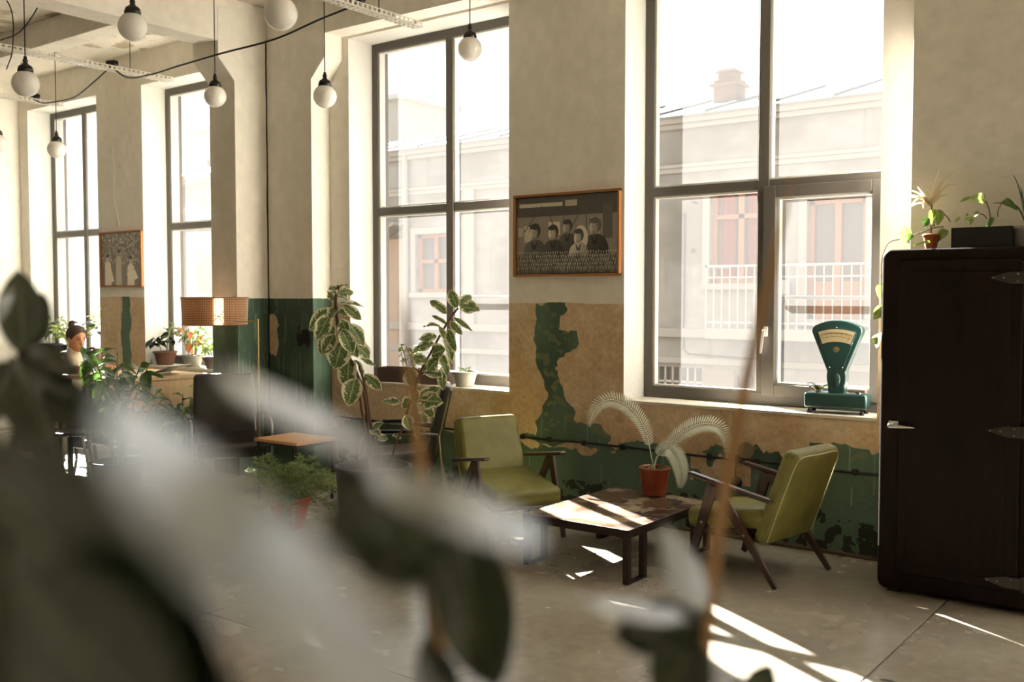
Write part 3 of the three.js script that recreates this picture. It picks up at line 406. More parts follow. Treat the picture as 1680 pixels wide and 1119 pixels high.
clampBox([-5.53, 3.845, 0.92], 'small black junction box on the near cable tray');
const opal = M('#efeae0', 0.14, { clearcoat: 0.3, clearcoatRoughness: 0.05 }); const bake = M('#120d0b', 0.25);
function pendant([x, y, z], label) {
  const t = thing('pendant_lamp', label, 'pendant lamp', [x, y, z], 0, 'opal globe pendant lamps');
  part('cord', cyl(0.004, 0.004, CEIL - y - 0.14, 0, 0.14, 0, 8), MT.black, t);
  part('socket', lathe([[0.005, 0.185], [0.011, 0.183], [0.012, 0.165], [0.018, 0.16], [0.018, 0.15], [0.014, 0.146], [0.022, 0.13], [0.036, 0.122], [0.046, 0.112], [0.048, 0.098], [0.051, 0.096], [0.051, 0.074], [0.03, 0.07]], 28), bake, t, 'black bakelite lamp socket');
  const gp = []; for (let i = 0; i <= 26; i++) { const a = lerp(0.6, Math.PI, i / 26); gp.push([Math.max(0.0005, Math.sin(a) * 0.09), Math.cos(a) * 0.09]); }
  part('globe', lathe(gp, 40), opal, t, 'white opal glass globe');
  part('ceiling_rose', cyl(0.045, 0.03, 0.03, 0, CEIL - y - 0.03, 0, 20), bake, t);
}
['opal globe pendant near the top left, below the cross beam', 'opal globe pendant below the middle cable tray at the far left', 'opal globe pendant in front of the haunched column', 'opal globe pendant hanging lowest, before the far left window', 'largest opal globe pendant, cut by the top of the picture', 'opal globe pendant in front of the flat column edge', 'opal globe pendant hanging in front of the middle window', 'opal globe pendant cut by the left edge of the picture'].forEach((l, i) => pendant(D.pend[i], l));
// conduit along the window wall with saddle clips
{
  const t = thing('conduit', 'thin black conduit clipped along the green and tan wall', 'conduit', [-6.8, 0.54, 0]);
  const pts = []; for (let i = 0; i <= 30; i++) pts.push([i * 0.168, (fbm(i * 0.6, 4, 2) - 0.5) * 0.012, 0.016]);
  part('pipe', tube(pts, 0.0085, 120, 8), MT.black, t);
  for (const x of [2.15, 2.4, 2.72, 3.06, 3.44, 3.75, 4.1, 4.4, 4.75]) part('clip', rbox(0.035, 0.04, 0.026, x, 0, 0.013, 0.008), MT.black, t);
}
{ // black wall socket with a hanging plug
  const t = thing('wall_socket', 'black wall socket with dangling plug behind the right green armchair', 'socket', [-2.8, 0.54, 0]);
  part('box', rbox(0.09, 0.06, 0.05, 0, 0.01, 0.03, 0.01), MT.black, t);
  part('lid', cyl(0.055, 0.055, 0.008, 0, 0, 0, 24).rotateX(Math.PI / 2).rotateZ(0.4).rotateY(0.5).translate(0.035, 0.075, 0.05), M('#6c5a40', 0.5), t);
  part('cord', tube([[-0.03, -0.02, 0.05], [-0.035, -0.07, 0.055], [-0.03, -0.12, 0.055]], 0.006), MT.black, t);
  part('plug', warp(new THREE.SphereGeometry(0.04, 18, 12), (v) => { v.z *= 0.7; }).translate(-0.03, -0.15, 0.05), MT.black, t);
}
// ---------------------------------------------------------------- framed photographs
function photoCanvas(kind) {
  const c = document.createElement('canvas'); c.width = 768; c.height = 512; const k = c.getContext('2d'), G = (v) => { v = Math.min(240, v * 1.55 + 4); return `rgb(${v | 0},${v * 0.95 | 0},${v * 0.85 | 0})`; };
  const E = (x, y, rx, ry, v, a = 0) => { k.fillStyle = G(v); k.beginPath(); k.ellipse(x, y, rx, ry, a, 0, 7); k.fill(); };
  const Pg = (v, ...p) => { k.fillStyle = G(v); k.beginPath(); p.forEach(([x, y], i) => (i ? k.lineTo(x, y) : k.moveTo(x, y))); k.closePath(); k.fill(); };
  k.fillStyle = G(92); k.fillRect(0, 0, 768, 512);
  if (kind === 0) {
    k.fillStyle = G(52); k.fillRect(0, 0, 768, 130);
    for (const [x, y, w, h, v] of [[20, 40, 340, 26, 132], [380, 30, 90, 40, 120], [60, 190, 60, 110, 132], [250, 170, 90, 90, 136], [570, 150, 70, 150, 110], [10, 200, 40, 60, 120], [660, 60, 70, 230, 62]]) { k.fillStyle = G(v); k.fillRect(x, y, w, h); }
    k.strokeStyle = G(58); k.lineWidth = 8; for (const [a, b, d, e] of [[60, 230, 200, 60], [300, 220, 240, 80], [430, 210, 520, 70], [540, 20, 540, 260], [370, 0, 370, 200], [620, 110, 768, 20]]) { k.beginPath(); k.moveTo(a, b); k.lineTo(d, e); k.stroke(); }
    const grad = (x0, y0, x1, y1, v0, v1) => { const g = k.createLinearGradient(x0, y0, x1, y1); g.addColorStop(0, G(v0)); g.addColorStop(1, G(v1)); return g; };
    const person = (x, y, r, face, hair, coat, tilt = 0, w = 2.1) => {
      k.fillStyle = grad(x - r * 2, y + r, x + r * 2, y + r * 4, coat * 1.5, coat * 0.7); k.beginPath(); k.moveTo(x - r * w, 512); k.bezierCurveTo(x - r * w, y + r * 2, x - r * 1.5, y + r * 1.6, x - r * 0.55, y + r * 1.15); k.lineTo(x + r * 0.6, y + r * 1.05); k.bezierCurveTo(x + r * 1.6, y + r * 1.4, x + r * w, y + r * 1.9, x + r * w, 512); k.fill();
      Pg(coat * 0.5, [x - r * 0.55, y + r * 1.15], [x, y + r * 2], [x + r * 0.55, y + r * 1.05], [x + r * 0.3, y + r * 2.4], [x - r * 0.3, y + r * 2.4]);
      E(x + r * 0.1, y - r * 0.12, r * 0.92, r * 1.1, hair, tilt);
      k.fillStyle = grad(x - r * 0.8, y, x + r * 0.8, y + r * 0.3, face * 1.15, face * 0.62); k.beginPath(); k.ellipse(x - r * 0.1, y + r * 0.18, r * 0.68, r * 0.95, tilt, 0, 7); k.fill();
      E(x, y - r * 0.72, r * 0.82, r * 0.4, hair, tilt);
      k.fillStyle = G(face * 0.45); for (const d of [-0.42, 0.1]) { k.fillRect(x + r * d, y - r * 0.16, r * 0.3, r * 0.07); k.fillRect(x + r * (d + 0.06), y + r * 0.02, r * 0.18, r * 0.09); } k.fillRect(x - r * 0.36, y + r * 0.66, r * 0.42, r * 0.08);
      Pg(face * 0.72, [x - r * 0.08, y], [x - r * 0.26, y + r * 0.42], [x + r * 0.04, y + r * 0.44]); E(x - r * 0.1, y + r * 0.98, r * 0.34, r * 0.1, face * 0.6);
    };
    person(395, 205, 40, 118, 40, 46); person(140, 232, 48, 128, 34, 52, 0.1); person(285, 240, 44, 148, 40, 40, -0.1); person(600, 210, 48, 122, 62, 34, 0.05, 2.4);
    E(500, 285, 52, 84, 138); person(480, 270, 40, 134, 44, 104, 0, 2);
    k.fillStyle = G(30); k.fillRect(0, 400, 768, 112);
    for (let j = 0; j < 5; j++) for (let i = 0; i < 44; i++) { const x = i * 18 + (j % 2) * 9 + rr(-3, 3), y = 372 + j * 26 + rr(-4, 4); k.fillStyle = G(44 + rr(0, 30)); k.fillRect(x - 6, y + 16, 12, 60); k.fillStyle = G(70 + rr(0, 40)); k.fillRect(x - 3, y, 6, 20); E(x, y, 3.5, 3.5, rr(120, 190)); }
  } else {
    k.fillStyle = G(84); k.fillRect(0, 0, 768, 512);
    for (let i = 0; i < 900; i++) { const y = rr(0, 300); E(rr(0, 768), y, rr(5, 14), rr(5, 14), rr(56, 138)); }
    for (const [x, y, s, v] of [[120, 300, 62, 150], [330, 250, 54, 120], [560, 330, 66, 140]]) { E(x, y - s, s * 0.5, s * 0.62, v * 0.85); E(x, y - s * 1.35, s * 0.52, s * 0.3, 50); Pg(v * 1.05, [x - s, 512], [x - s * 0.9, y], [x - s * 0.3, y - s * 0.45], [x + s * 0.3, y - s * 0.45], [x + s * 0.95, y], [x + s * 1.1, 512]); }
    Pg(168, [90, 360], [180, 330], [240, 470], [110, 500]); Pg(160, [480, 400], [640, 360], [700, 440], [560, 480]);
  }
  const t = new THREE.CanvasTexture(c); t.colorSpace = THREE.SRGBColorSpace; return t;
}
const frameWood = M('#a8703f', 0.32, { metalness: 0.35 });
function picture(pos, w, h, kind, label) {
  const t = thing('framed_photograph', label, 'picture', pos);
  const f = 0.018, d = 0.035;
  part('frame', merge(span(-w / 2, -w / 2 + f, -h / 2, h / 2, 0, d, 0.003), span(w / 2 - f, w / 2, -h / 2, h / 2, 0, d, 0.003), span(-w / 2, w / 2, h / 2 - f, h / 2, 0, d, 0.003), span(-w / 2, w / 2, -h / 2, -h / 2 + f, 0, d, 0.003)), frameWood, t, 'thin copper brown wooden frame');
  part('mount', span(-w / 2 + f, w / 2 - f, -h / 2 + f, h / 2 - f, 0.004, 0.012), MT.black, t);
  part('print', new THREE.PlaneGeometry(w - 2 * f - 0.012, h - 2 * f - 0.012).translate(0, 0, 0.014), M('#ffffff', 0.5, { map: photoCanvas(kind), clearcoat: 0.25, clearcoatRoughness: 0.2 }), t, kind ? 'faded print of workers at a heap' : 'old print of five people behind bottles');
}
picture([-4.245, 2.108, 0.004], 0.965, 0.63, 0, 'framed sepia photograph of five people behind rows of bottles');
picture([-10.255, 2.05, 0.004], 0.85, 0.63, 1, 'framed faded photograph on the far left pillar');
// ---------------------------------------------------------------- green armchairs
const weave = tex(256, 256, (u, v) => { const g = 128 + 60 * Math.sin(u * 128 * Math.PI) * Math.sin(v * 128 * Math.PI) + 40 * (hash(u * 256 | 0, v * 256 | 0) - 0.5); return [g, g, g]; }, false);
const fabricMap = (a, b) => { const t = tex(512, 512, (u, v) => mix3(a, b, clamp((tile(u, v, 4, 13) - 0.35) * 1.8) * 0.8 + 0.2 * tile(u, v, 60, 3))); return t; };
const olive = M('#ffffff', 0.46, { map: fabricMap([126, 121, 60], [98, 93, 43]), bumpMap: withRepeat(weave, 3), bumpScale: 0.0006, specularIntensity: 0.7 });
const oliveDark = M('#6d6f2a', 0.55);
const woodMap = (a, b, s = 1) => { const t = tex(256, 512, (u, v) => { const g = fbm(u * 26 + fbm(u * 3, v * 2, 2) * 3, v * 2.2, 4), r = fbm(u * 90, v * 5, 2); return mix3(a, b, clamp(g * 1.3 - 0.2) * 0.8 + r * 0.2); }); t.repeat.set(s, s); return t; };
const walnut = M('#ffffff', 0.3, { map: woodMap([70, 38, 20], [38, 19, 10]), clearcoat: 0.5, clearcoatRoughness: 0.2 });
function cushion(w, h, d, r, crown = 0.02) { return warp(new RoundedBoxGeometry(w, h, d, 6, r), (v) => { const a = 1 - Math.pow(Math.abs(2 * v.x / w), 3), b = 1 - Math.pow(Math.abs(2 * v.z / d), 3); v.y += Math.sign(v.y) * crown * a * b * (Math.abs(v.y) / (h / 2)); }); }
function armchair(pos, turn, label) {
  const t = thing('armchair', label, 'armchair', pos, turn, 'olive green armchairs at the coffee table');
  const seat = cushion(0.51, 0.12, 0.56, 0.045, 0.015); seat.rotateX(0.14).translate(0, 0.335, 0.05); part('seat', seat, olive, t);
  part('seat_base', rbox(0.48, 0.03, 0.48, 0, 0, 0, 0.008).rotateX(0.14).translate(0, 0.262, 0.03), walnut, t);
  const back = warp(new RoundedBoxGeometry(0.5, 0.58, 0.1, 6, 0.042), (v) => { const b = 1 - Math.pow(Math.abs(2 * v.x / 0.5), 4); if (v.z > 0) v.z += 0.014 * b; v.x *= 1 - 0.04 * clamp((v.y + 0.1) / 0.4); });
  const bk = part('backrest', back.rotateX(-0.36).translate(0, 0.50, -0.285), olive, t);
  const rim = []; for (const [x, y] of [[-0.235, -0.26], [-0.238, 0], [-0.226, 0.24], [-0.2, 0.27], [0, 0.276], [0.2, 0.27], [0.226, 0.24], [0.238, 0], [0.235, -0.26]]) rim.push([x, y, -0.045]);
  part('piping', tube(rim, 0.004, 60, 6).rotateX(-0.36).translate(0, 0.50, -0.285), M('#a9a46c', 0.6), bk);
  for (const s of [-1, 1]) {
    const x = s * 0.285, arm = warp(rbox(0.062, 0.026, 0.58, 0, 0, 0, 0.012, 4), (v) => { const k = (v.z + 0.29) / 0.58; v.x *= lerp(0.55, 1.05, Math.sin(clamp(k * 1.05) * Math.PI * 0.62)) * (k > 0.9 ? 0.8 : 1); v.y += 0.012 * Math.sin(k * 3); });
    part('armrest', arm.rotateX(-0.155).translate(x, 0.532, -0.01), walnut, t);
    part('leg', bar([x, 0.535, 0.105], [x + s * 0.006, 0.002, 0.275], 0.075, 0.026, 0.5), walnut, t);
    part('leg', bar([x, 0.53, 0.085], [x + s * 0.006, 0.002, -0.33], 0.07, 0.026, 0.45), walnut, t);
    part('bolt', new THREE.SphereGeometry(0.009, 10, 8).translate(x + s * 0.017, 0.30, 0.175), MT.steel, t); part('bolt', new THREE.SphereGeometry(0.009, 10, 8).translate(x + s * 0.017, 0.27, -0.12), MT.steel, t);
  }
  part('stretcher', span(-0.285, 0.285, 0.255, 0.285, 0.165, 0.195, 0.006), walnut, t); part('stretcher', span(-0.285, 0.285, 0.235, 0.265, -0.14, -0.11, 0.006), walnut, t);
  return t;
}
armchair([-4.17, 0, 0.83], 63 * Math.PI / 180, 'olive green armchair with wooden arms facing the camera, left of the coffee table');
armchair([-2.44, 0, 0.63], -100 * Math.PI / 180, 'olive green armchair with wooden arms in side view, before the fridge');
// ---------------------------------------------------------------- coffee table
{
  const t = thing('coffee_table', 'low steel coffee table with worn stained top', 'coffee table', [-3.235, 0, 0.885]);
  const tm = tex(1024, 1024, (u, v) => { const a = tile(u, v, 3, 5), b = tile(u, v, 7, 25), g = tile(u, v, 50, 3); let c = mix3([92, 74, 56], [58, 44, 33], sst(a, 0.35, 0.7)); if (b > 0.6) c = mix3(c, [168, 152, 126], sst(b, 0.6, 0.66) * 0.7); const k = 1 + (g - 0.5) * 0.3; return [c[0] * k, c[1] * k, c[2] * k]; });
  const rough = tex(256, 256, (u, v) => { const g = 255 * clamp(0.55 + (tile(u, v, 6, 9) - 0.5) * 1.2); return [g, g, g]; }, false);
  const iron = M('#2e211b', 0.42, { metalness: 0.5, bumpMap: bumpFine, bumpScale: 0.0012 });
  const w = 0.375, d = 0.525, h = 0.318;
  part('tabletop', planar(rbox(2 * w - 0.01, 0.022, 2 * d - 0.01, 0, h - 0.013, 0, 0.003), 'x', 'z', 0.95), M('#ffffff', 0.5, { map: tm, roughnessMap: rough, clearcoat: 0.15, clearcoatRoughness: 0.3 }), t, 'worn brown top with pale stains');
  part('apron', merge(span(-w, w, h - 0.05, h - 0.001, d - 0.006, d, 0.002), span(-w, w, h - 0.05, h - 0.001, -d, -d + 0.006, 0.002), span(-w, -w + 0.006, h - 0.05, h - 0.001, -d, d, 0.002), span(w - 0.006, w, h - 0.05, h - 0.001, -d, d, 0.002)), iron, t);
  for (const sx of [-1, 1]) for (const sz of [-1, 1]) {    // each leg a loop of angle iron
    const x = sx * (w - 0.022), z0 = sz * (d - 0.02), z1 = sz * (d - 0.2);
    part('leg', merge(rbox(0.04, h - 0.03, 0.034, x, (h - 0.03) / 2, z0, 0.003), rbox(0.04, h - 0.03, 0.034, x, (h - 0.03) / 2, z1, 0.003), rbox(0.04, 0.012, 0.18, x, 0.007, (z0 + z1) / 2, 0.003)), iron, t);
  }
}
// ---------------------------------------------------------------- the old wooden refrigerator
{
  const t = thing('refrigerator', 'tall dark brown wooden refrigerator cabinet with chrome hinges', 'refrigerator', [-1.715, 0, 0.27]);
  const rrect = (x0, y0, x1, y1, r) => { const s = new THREE.Shape(); s.moveTo(x0 + r, y0); s.lineTo(x1 - r, y0); s.absarc(x1 - r, y0 + r, r, -Math.PI / 2, 0); s.lineTo(x1, y1 - r); s.absarc(x1 - r, y1 - r, r, 0, Math.PI / 2); s.lineTo(x0 + r, y1); s.absarc(x0 + r, y1 - r, r, Math.PI / 2, Math.PI); s.lineTo(x0, y0 + r); s.absarc(x0 + r, y0 + r, r, Math.PI, 1.5 * Math.PI); return s; };
  const ex = (s, d, b) => new THREE.ExtrudeGeometry(s, { depth: d - 2 * b, bevelEnabled: true, bevelSize: b, bevelThickness: b, bevelSegments: 4, bevelOffset: -b, curveSegments: 10 }).translate(0, 0, b);
  const m = M('#ffffff', 0.55, { map: woodMap([33, 20, 12], [15, 9, 6], 1.2), bumpMap: bumpFine, bumpScale: 0.001, specularIntensity: 0.3 });
  part('cabinet', ex(rrect(0, 0.02, 0.92, 1.9, 0.05), 0.37, 0.02), m, t);
  const door = part('door', ex(rrect(0.105, 0.12, 0.715, 1.835, 0.035), 0.035, 0.012).translate(0, 0, 0.362), m, t);
  part('door_panel', ex(rrect(0.165, 0.18, 0.655, 1.775, 0.03), 0.012, 0.005).translate(0, 0, 0.392), m, door);
  const hingeM = M('#4c4843', 0.34, { metalness: 1, bumpMap: bumpFine, bumpScale: 0.002 });
  for (const y of [1.74, 0.95, 0.17]) {
    const s = new THREE.Shape([[0.56, y], [0.6, y + 0.012], [0.66, y + 0.028], [0.735, y + 0.028], [0.735, y - 0.028], [0.66, y - 0.028], [0.6, y - 0.012]].map((p) => new THREE.Vector2(...p)));
    const hg = part('hinge', merge(new THREE.ExtrudeGeometry(s, { depth: 0.006, bevelEnabled: true, bevelSize: 0.002, bevelThickness: 0.002, bevelSegments: 2 }).translate(0, 0, 0.398), cyl(0.011, 0.011, 0.08, 0.745, y - 0.04, 0.405, 14), rbox(0.05, 0.07, 0.012, 0.785, y, 0.378, 0.004)), hingeM, door, 'chrome strap hinge');
    for (const [x, dy] of [[0.575, 0], [0.625, 0], [0.69, 0.018], [0.69, -0.018], [0.795, 0.022], [0.795, -0.022]]) part('screw', new THREE.SphereGeometry(0.0055, 8, 6).translate(x, y + dy, x > 0.78 ? 0.386 : 0.409), MT.steel, t);
  }
  part('latch', merge(warp(rbox(0.15, 0.03, 0.03, 0, 0, 0, 0.012, 3), (v) => { const k = (v.x + 0.075) / 0.15; v.y *= lerp(1, 0.3, k); v.z += 0.012 * Math.sin(k * 3.1); }).translate(0.135, 0.935, 0.415), rbox(0.06, 0.045, 0.02, 0.085, 0.94, 0.386, 0.008)), MT.chrome, t, 'chrome door latch handle');
  for (const [x, z] of [[0.05, 0.05], [0.81, 0.05], [0.05, 0.27], [0.81, 0.27]]) part('foot', span(x, x + 0.06, 0, 0.03, z, z + 0.06), MT.black, t);
}
// ---------------------------------------------------------------- shop scale on the sill
{
  const t = thing('shop_scale', 'teal green fan headed shop scale on the window sill', 'scale', [-2.215, 0.887, -0.125], 0.12);
  const teal = M('#183c38', 0.3, { clearcoat: 0.4, clearcoatRoughness: 0.12 }), brass = M('#8b7a52', 0.35, { metalness: 0.8 });
  part('base', rbox(0.39, 0.1, 0.17, 0, 0.085, 0, 0.018, 4), teal, t);
  for (const [x, z] of [[-0.165, 0.06], [0.165, 0.06], [-0.165, -0.06], [0.165, -0.06]]) part('foot', lathe([[0.001, 0], [0.013, 0.001], [0.016, 0.01], [0.012, 0.02], [0.006, 0.024], [0.006, 0.04]], 16).translate(x, 0, z), MT.black, t);
  // fan shaped head with waisted neck
  const out = [[-0.045, 0.13], [-0.047, 0.19], [-0.058, 0.225], [-0.052, 0.27], [-0.1, 0.4], [-0.148, 0.515]];
  const s = new THREE.Shape(); s.moveTo(...out[0]); s.lineTo(-0.048, 0.19); s.quadraticCurveTo(-0.062, 0.225, -0.053, 0.272); s.lineTo(-0.15, 0.52); s.quadraticCurveTo(-0.158, 0.552, -0.13, 0.565); s.quadraticCurveTo(0, 0.628, 0.13, 0.565); s.quadraticCurveTo(0.158, 0.552, 0.15, 0.52); s.lineTo(0.053, 0.272); s.quadraticCurveTo(0.062, 0.225, 0.048, 0.19); s.lineTo(0.045, 0.13);
  part('head', new THREE.ExtrudeGeometry(s, { depth: 0.07, bevelEnabled: true, bevelSize: 0.012, bevelThickness: 0.012, bevelSegments: 4, bevelOffset: -0.006, curveSegments: 20 }).translate(0, 0, -0.035), teal, t);
  const fs = (k, dy, d, z, b = 0.003) => { const q = new THREE.Shape(); q.moveTo(-0.036 * k, 0.285); q.lineTo(-0.126 * k, 0.512 + dy); q.quadraticCurveTo(0, 0.60 + dy, 0.126 * k, 0.512 + dy); q.lineTo(0.036 * k, 0.285); return new THREE.ExtrudeGeometry(q, { depth: d, bevelEnabled: true, bevelSize: b, bevelThickness: b, bevelSegments: 2, curveSegments: 18 }).translate(0, 0, z); };
  part('face_plate', fs(0.97, 0, 0.004, 0.046), teal, t);
  const dialShape = () => { const q = new THREE.Shape(), a0 = Math.PI / 2 + 0.36, a1 = Math.PI / 2 - 0.36, cx = 0, cy = 0.22; q.absarc(cx, cy, 0.325, a0, a1, true); q.absarc(cx, cy, 0.245, a1, a0, false); return q; };
  part('dial_bezel', new THREE.ExtrudeGeometry(dialShape(), { depth: 0.002, bevelEnabled: true, bevelSize: 0.006, bevelThickness: 0.003, bevelSegments: 2, curveSegments: 24 }).translate(0, 0, 0.052), teal, t);
  const dial = part('dial', new THREE.ExtrudeGeometry(dialShape(), { depth: 0.001, bevelEnabled: false, curveSegments: 24 }).translate(0, 0, 0.0585), M('#b9a882', 0.4), t, 'cream dial with graduation marks');
  const ticks = []; for (let i = 0; i <= 60; i++) { const a = Math.PI / 2 + lerp(0.33, -0.33, i / 60), l = i % 10 ? (i % 5 ? 0.008 : 0.013) : 0.02, g = box(i % 10 ? 0.0007 : 0.0014, l, 0.0006, 0, 0.305 - l / 2, 0.0602); g.rotateZ(a - Math.PI / 2).translate(0, 0.22, 0); ticks.push(g); }
  part('graduation', merge(ticks), MT.black, dial); 
  const arc = []; for (let i = 0; i <= 20; i++) { const a = Math.PI / 2 + lerp(0.34, -0.34, i / 20); arc.push([Math.cos(a) * 0.278, 0.22 + Math.sin(a) * 0.278, 0.0603]); }
  part('dial_line', tube(arc, 0.0008, 30, 4), MT.black, dial);
  part('pointer', bar([0.072, 0.465, 0.061], [0.082, 0.505, 0.061], 0.004, 0.001, 0.4, 0.0004), M('#7a1d14', 0.5), dial);
  part('badge', merge(cyl(0.019, 0.019, 0.006, 0, 0, 0, 24).rotateX(Math.PI / 2).translate(0, 0.415, 0.05), new THREE.TorusGeometry(0.017, 0.002, 8, 24).translate(0, 0.415, 0.057), new THREE.SphereGeometry(0.008, 12, 8).translate(0, 0.415, 0.054)), brass, t, 'round brass badge');
  for (const [x, y] of [[0, 0.556], [-0.097, 0.455], [0.097, 0.455], [-0.04, 0.3], [0.04, 0.3]]) part('screw', new THREE.SphereGeometry(0.0045, 8, 6).translate(x, y, 0.053), MT.chrome, t);
  part('neck_boss', warp(new THREE.SphereGeometry(0.03, 18, 14), (v) => { v.y *= 1.6; v.z *= 0.45; v.x *= 0.9 + v.y * 3; }).translate(0, 0.215, 0.044), teal, t);
  part('plate_stem', cyl(0.024, 0.024, 0.025, -0.12, 0.13, 0, 18), MT.chrome, t); part('plate_hub', lathe([[0.001, 0.03], [0.03, 0.026], [0.036, 0.01], [0.03, 0]], 20).translate(-0.12, 0.152, 0), brass, t);
  for (const a of [0.3, 2.4, 4.5]) part('plate_arm', tube([[0.02, 0.17, 0], [0.07, 0.184, 0], [0.125, 0.176, 0]], 0.006, 12, 6).rotateY(a).translate(-0.12, 0, 0), MT.steel, t);
  part('weight_plate', rbox(0.11, 0.02, 0.1, 0.13, 0.152, 0, 0.006), M('#a08a78', 0.3, { metalness: 0.7 }), t); part('weight_stem', cyl(0.02, 0.02, 0.02, 0.13, 0.13, 0, 16), MT.chrome, t);
}
// ---------------------------------------------------------------- black leather chairs
const leather = M('#191513', 0.3, { bumpMap: withRepeat(plasterBump, 9), bumpScale: 0.0008, clearcoat: 0.2, clearcoatRoughness: 0.3 });
function loungeChair(pos, turn, label) {
  const t = thing('leather_chair', label, 'armchair', pos, turn, 'black leather chairs with tubular arms');
  part('seat', cushion(0.56, 0.12, 0.56, 0.04, 0.02).rotateX(0.08).translate(0, 0.39, 0.05), leather, t);
  part('backrest', warp(new RoundedBoxGeometry(0.56, 0.64, 0.09, 5, 0.035), (v) => { v.z += 0.03 * Math.cos(v.x * 3) - 0.03 + 0.02 * Math.sin((v.y + 0.3) * 4); v.x *= 1 - 0.1 * clamp(v.y / 0.32); }).rotateX(-0.25).translate(0, 0.65, -0.27), leather, t);
  for (const s of [-1, 1]) {
    const x = s * 0.32;
    const f = part('arm_frame', tube([[x, 0.012, 0.3], [x, 0.3, 0.31], [x, 0.56, 0.3], [x, 0.61, 0.24], [x, 0.615, 0], [x, 0.6, -0.27]], 0.012, 50, 10), MT.steel, t);
    part('arm_pad', rbox(0.045, 0.024, 0.3, x, 0.632, 0.03, 0.01), MT.blackGloss, f);
    part('leg', tube([[x, 0.6, -0.27], [x, 0.3, -0.3], [x, 0.012, -0.36]], 0.012, 20, 10), MT.steel, t);
    part('floor_runner', tube([[x, 0.012, 0.3], [x, 0.012, 0], [x, 0.012, -0.36]], 0.012, 20, 8), MT.steel, f);
  }
  part('cross_tube', tube([[-0.32, 0.31, 0.2], [0.32, 0.31, 0.2]], 0.011, 6, 8), MT.steel, t); part('cross_tube', tube([[-0.32, 0.32, -0.2], [0.32, 0.32, -0.2]], 0.011, 6, 8), MT.steel, t);
}
loungeChair([-7.02, 0, 1.02], 59 * Math.PI / 180, 'black leather chair with tubular arms under the woven lamp shade');
loungeChair([-5.36, 0, 0.62], -48 * Math.PI / 180, 'black leather chair seen from the side behind the rubber plant');
{ // small side table
  const t = thing('side_table', 'small pale wooden side table with thin dark legs', 'side table', [-6.235, 0, 0.96], 0.03);
  part('tabletop', boxUV(rbox(0.5, 0.024, 0.42, 0, 0.49, 0, 0.004), 2), M('#ffffff', 0.4, { map: woodMap([196, 150, 100], [172, 124, 78]) }), t, 'pale wood top');
  part('frame', merge(span(-0.235, 0.235, 0.455, 0.478, 0.175, 0.195), span(-0.235, 0.235, 0.455, 0.478, -0.195, -0.175), span(-0.235, -0.215, 0.455, 0.478, -0.195, 0.195), span(0.215, 0.235, 0.455, 0.478, -0.195, 0.195)), MT.black, t);
  for (const [x, z] of [[-0.225, -0.185], [0.225, -0.185], [-0.225, 0.185], [0.225, 0.185]]) part('leg', rbox(0.02, 0.455, 0.02, x, 0.2275, z, 0.002), MT.black, t);
}
{ // floor lamp with a woven drum shade on a side arm
  const t = thing('floor_lamp', 'brass floor lamp with orange brown woven drum shade', 'floor lamp', [-6.79, 0, 0.88]);
  const brass = M('#a88a58', 0.3, { metalness: 0.9 });
  const wv = tex(1024, 256, (u, v) => { const a = Math.abs(Math.sin(u * Math.PI * 118)), b = Math.abs(Math.sin(v * Math.PI * 16)); const k = sst(a, 0.25, 0.6) * sst(b, 0.25, 0.6); return mix3([104, 60, 32], [218, 172, 124], k); });
  const ws = M('#ffffff', 0.95, { map: wv, transmission: 0.5, thickness: 0 });
  part('base', lathe([[0.001, 0.022], [0.12, 0.018], [0.14, 0.008], [0.14, 0], [0.001, 0]], 32), brass, t);
  part('pole', cyl(0.009, 0.008, 1.44, 0, 0.01, 0, 12), brass, t);
  part('arm', tube([[0.0, 1.43, 0], [-0.2, 1.425, 0.005], [-0.42, 1.42, 0.01]], 0.005, 12, 8), brass, t);
  part('socket', cyl(0.016, 0.016, 0.07, -0.32, 1.40, 0.01, 14), brass, t);
  const sh = part('shade', new THREE.CylinderGeometry(0.285, 0.275, 0.235, 48, 1, true).translate(-0.56, 1.51, 0.02), ws, t, 'woven orange brown drum shade');
  part('hoop', merge(new THREE.TorusGeometry(0.285, 0.005, 6, 48).rotateX(Math.PI / 2).translate(-0.56, 1.627, 0.02), new THREE.TorusGeometry(0.275, 0.005, 6, 48).rotateX(Math.PI / 2).translate(-0.56, 1.393, 0.02)), M('#7a4a28', 0.6), sh);
  part('spider_arm', merge(bar([-0.84, 1.62, 0.02], [-0.28, 1.62, 0.02], 0.006, 0.006), bar([-0.56, 1.62, -0.26], [-0.56, 1.62, 0.3], 0.006, 0.006), bar([-0.56, 1.62, 0.02], [-0.42, 1.42, 0.01], 0.006, 0.006)), brass, sh);
}
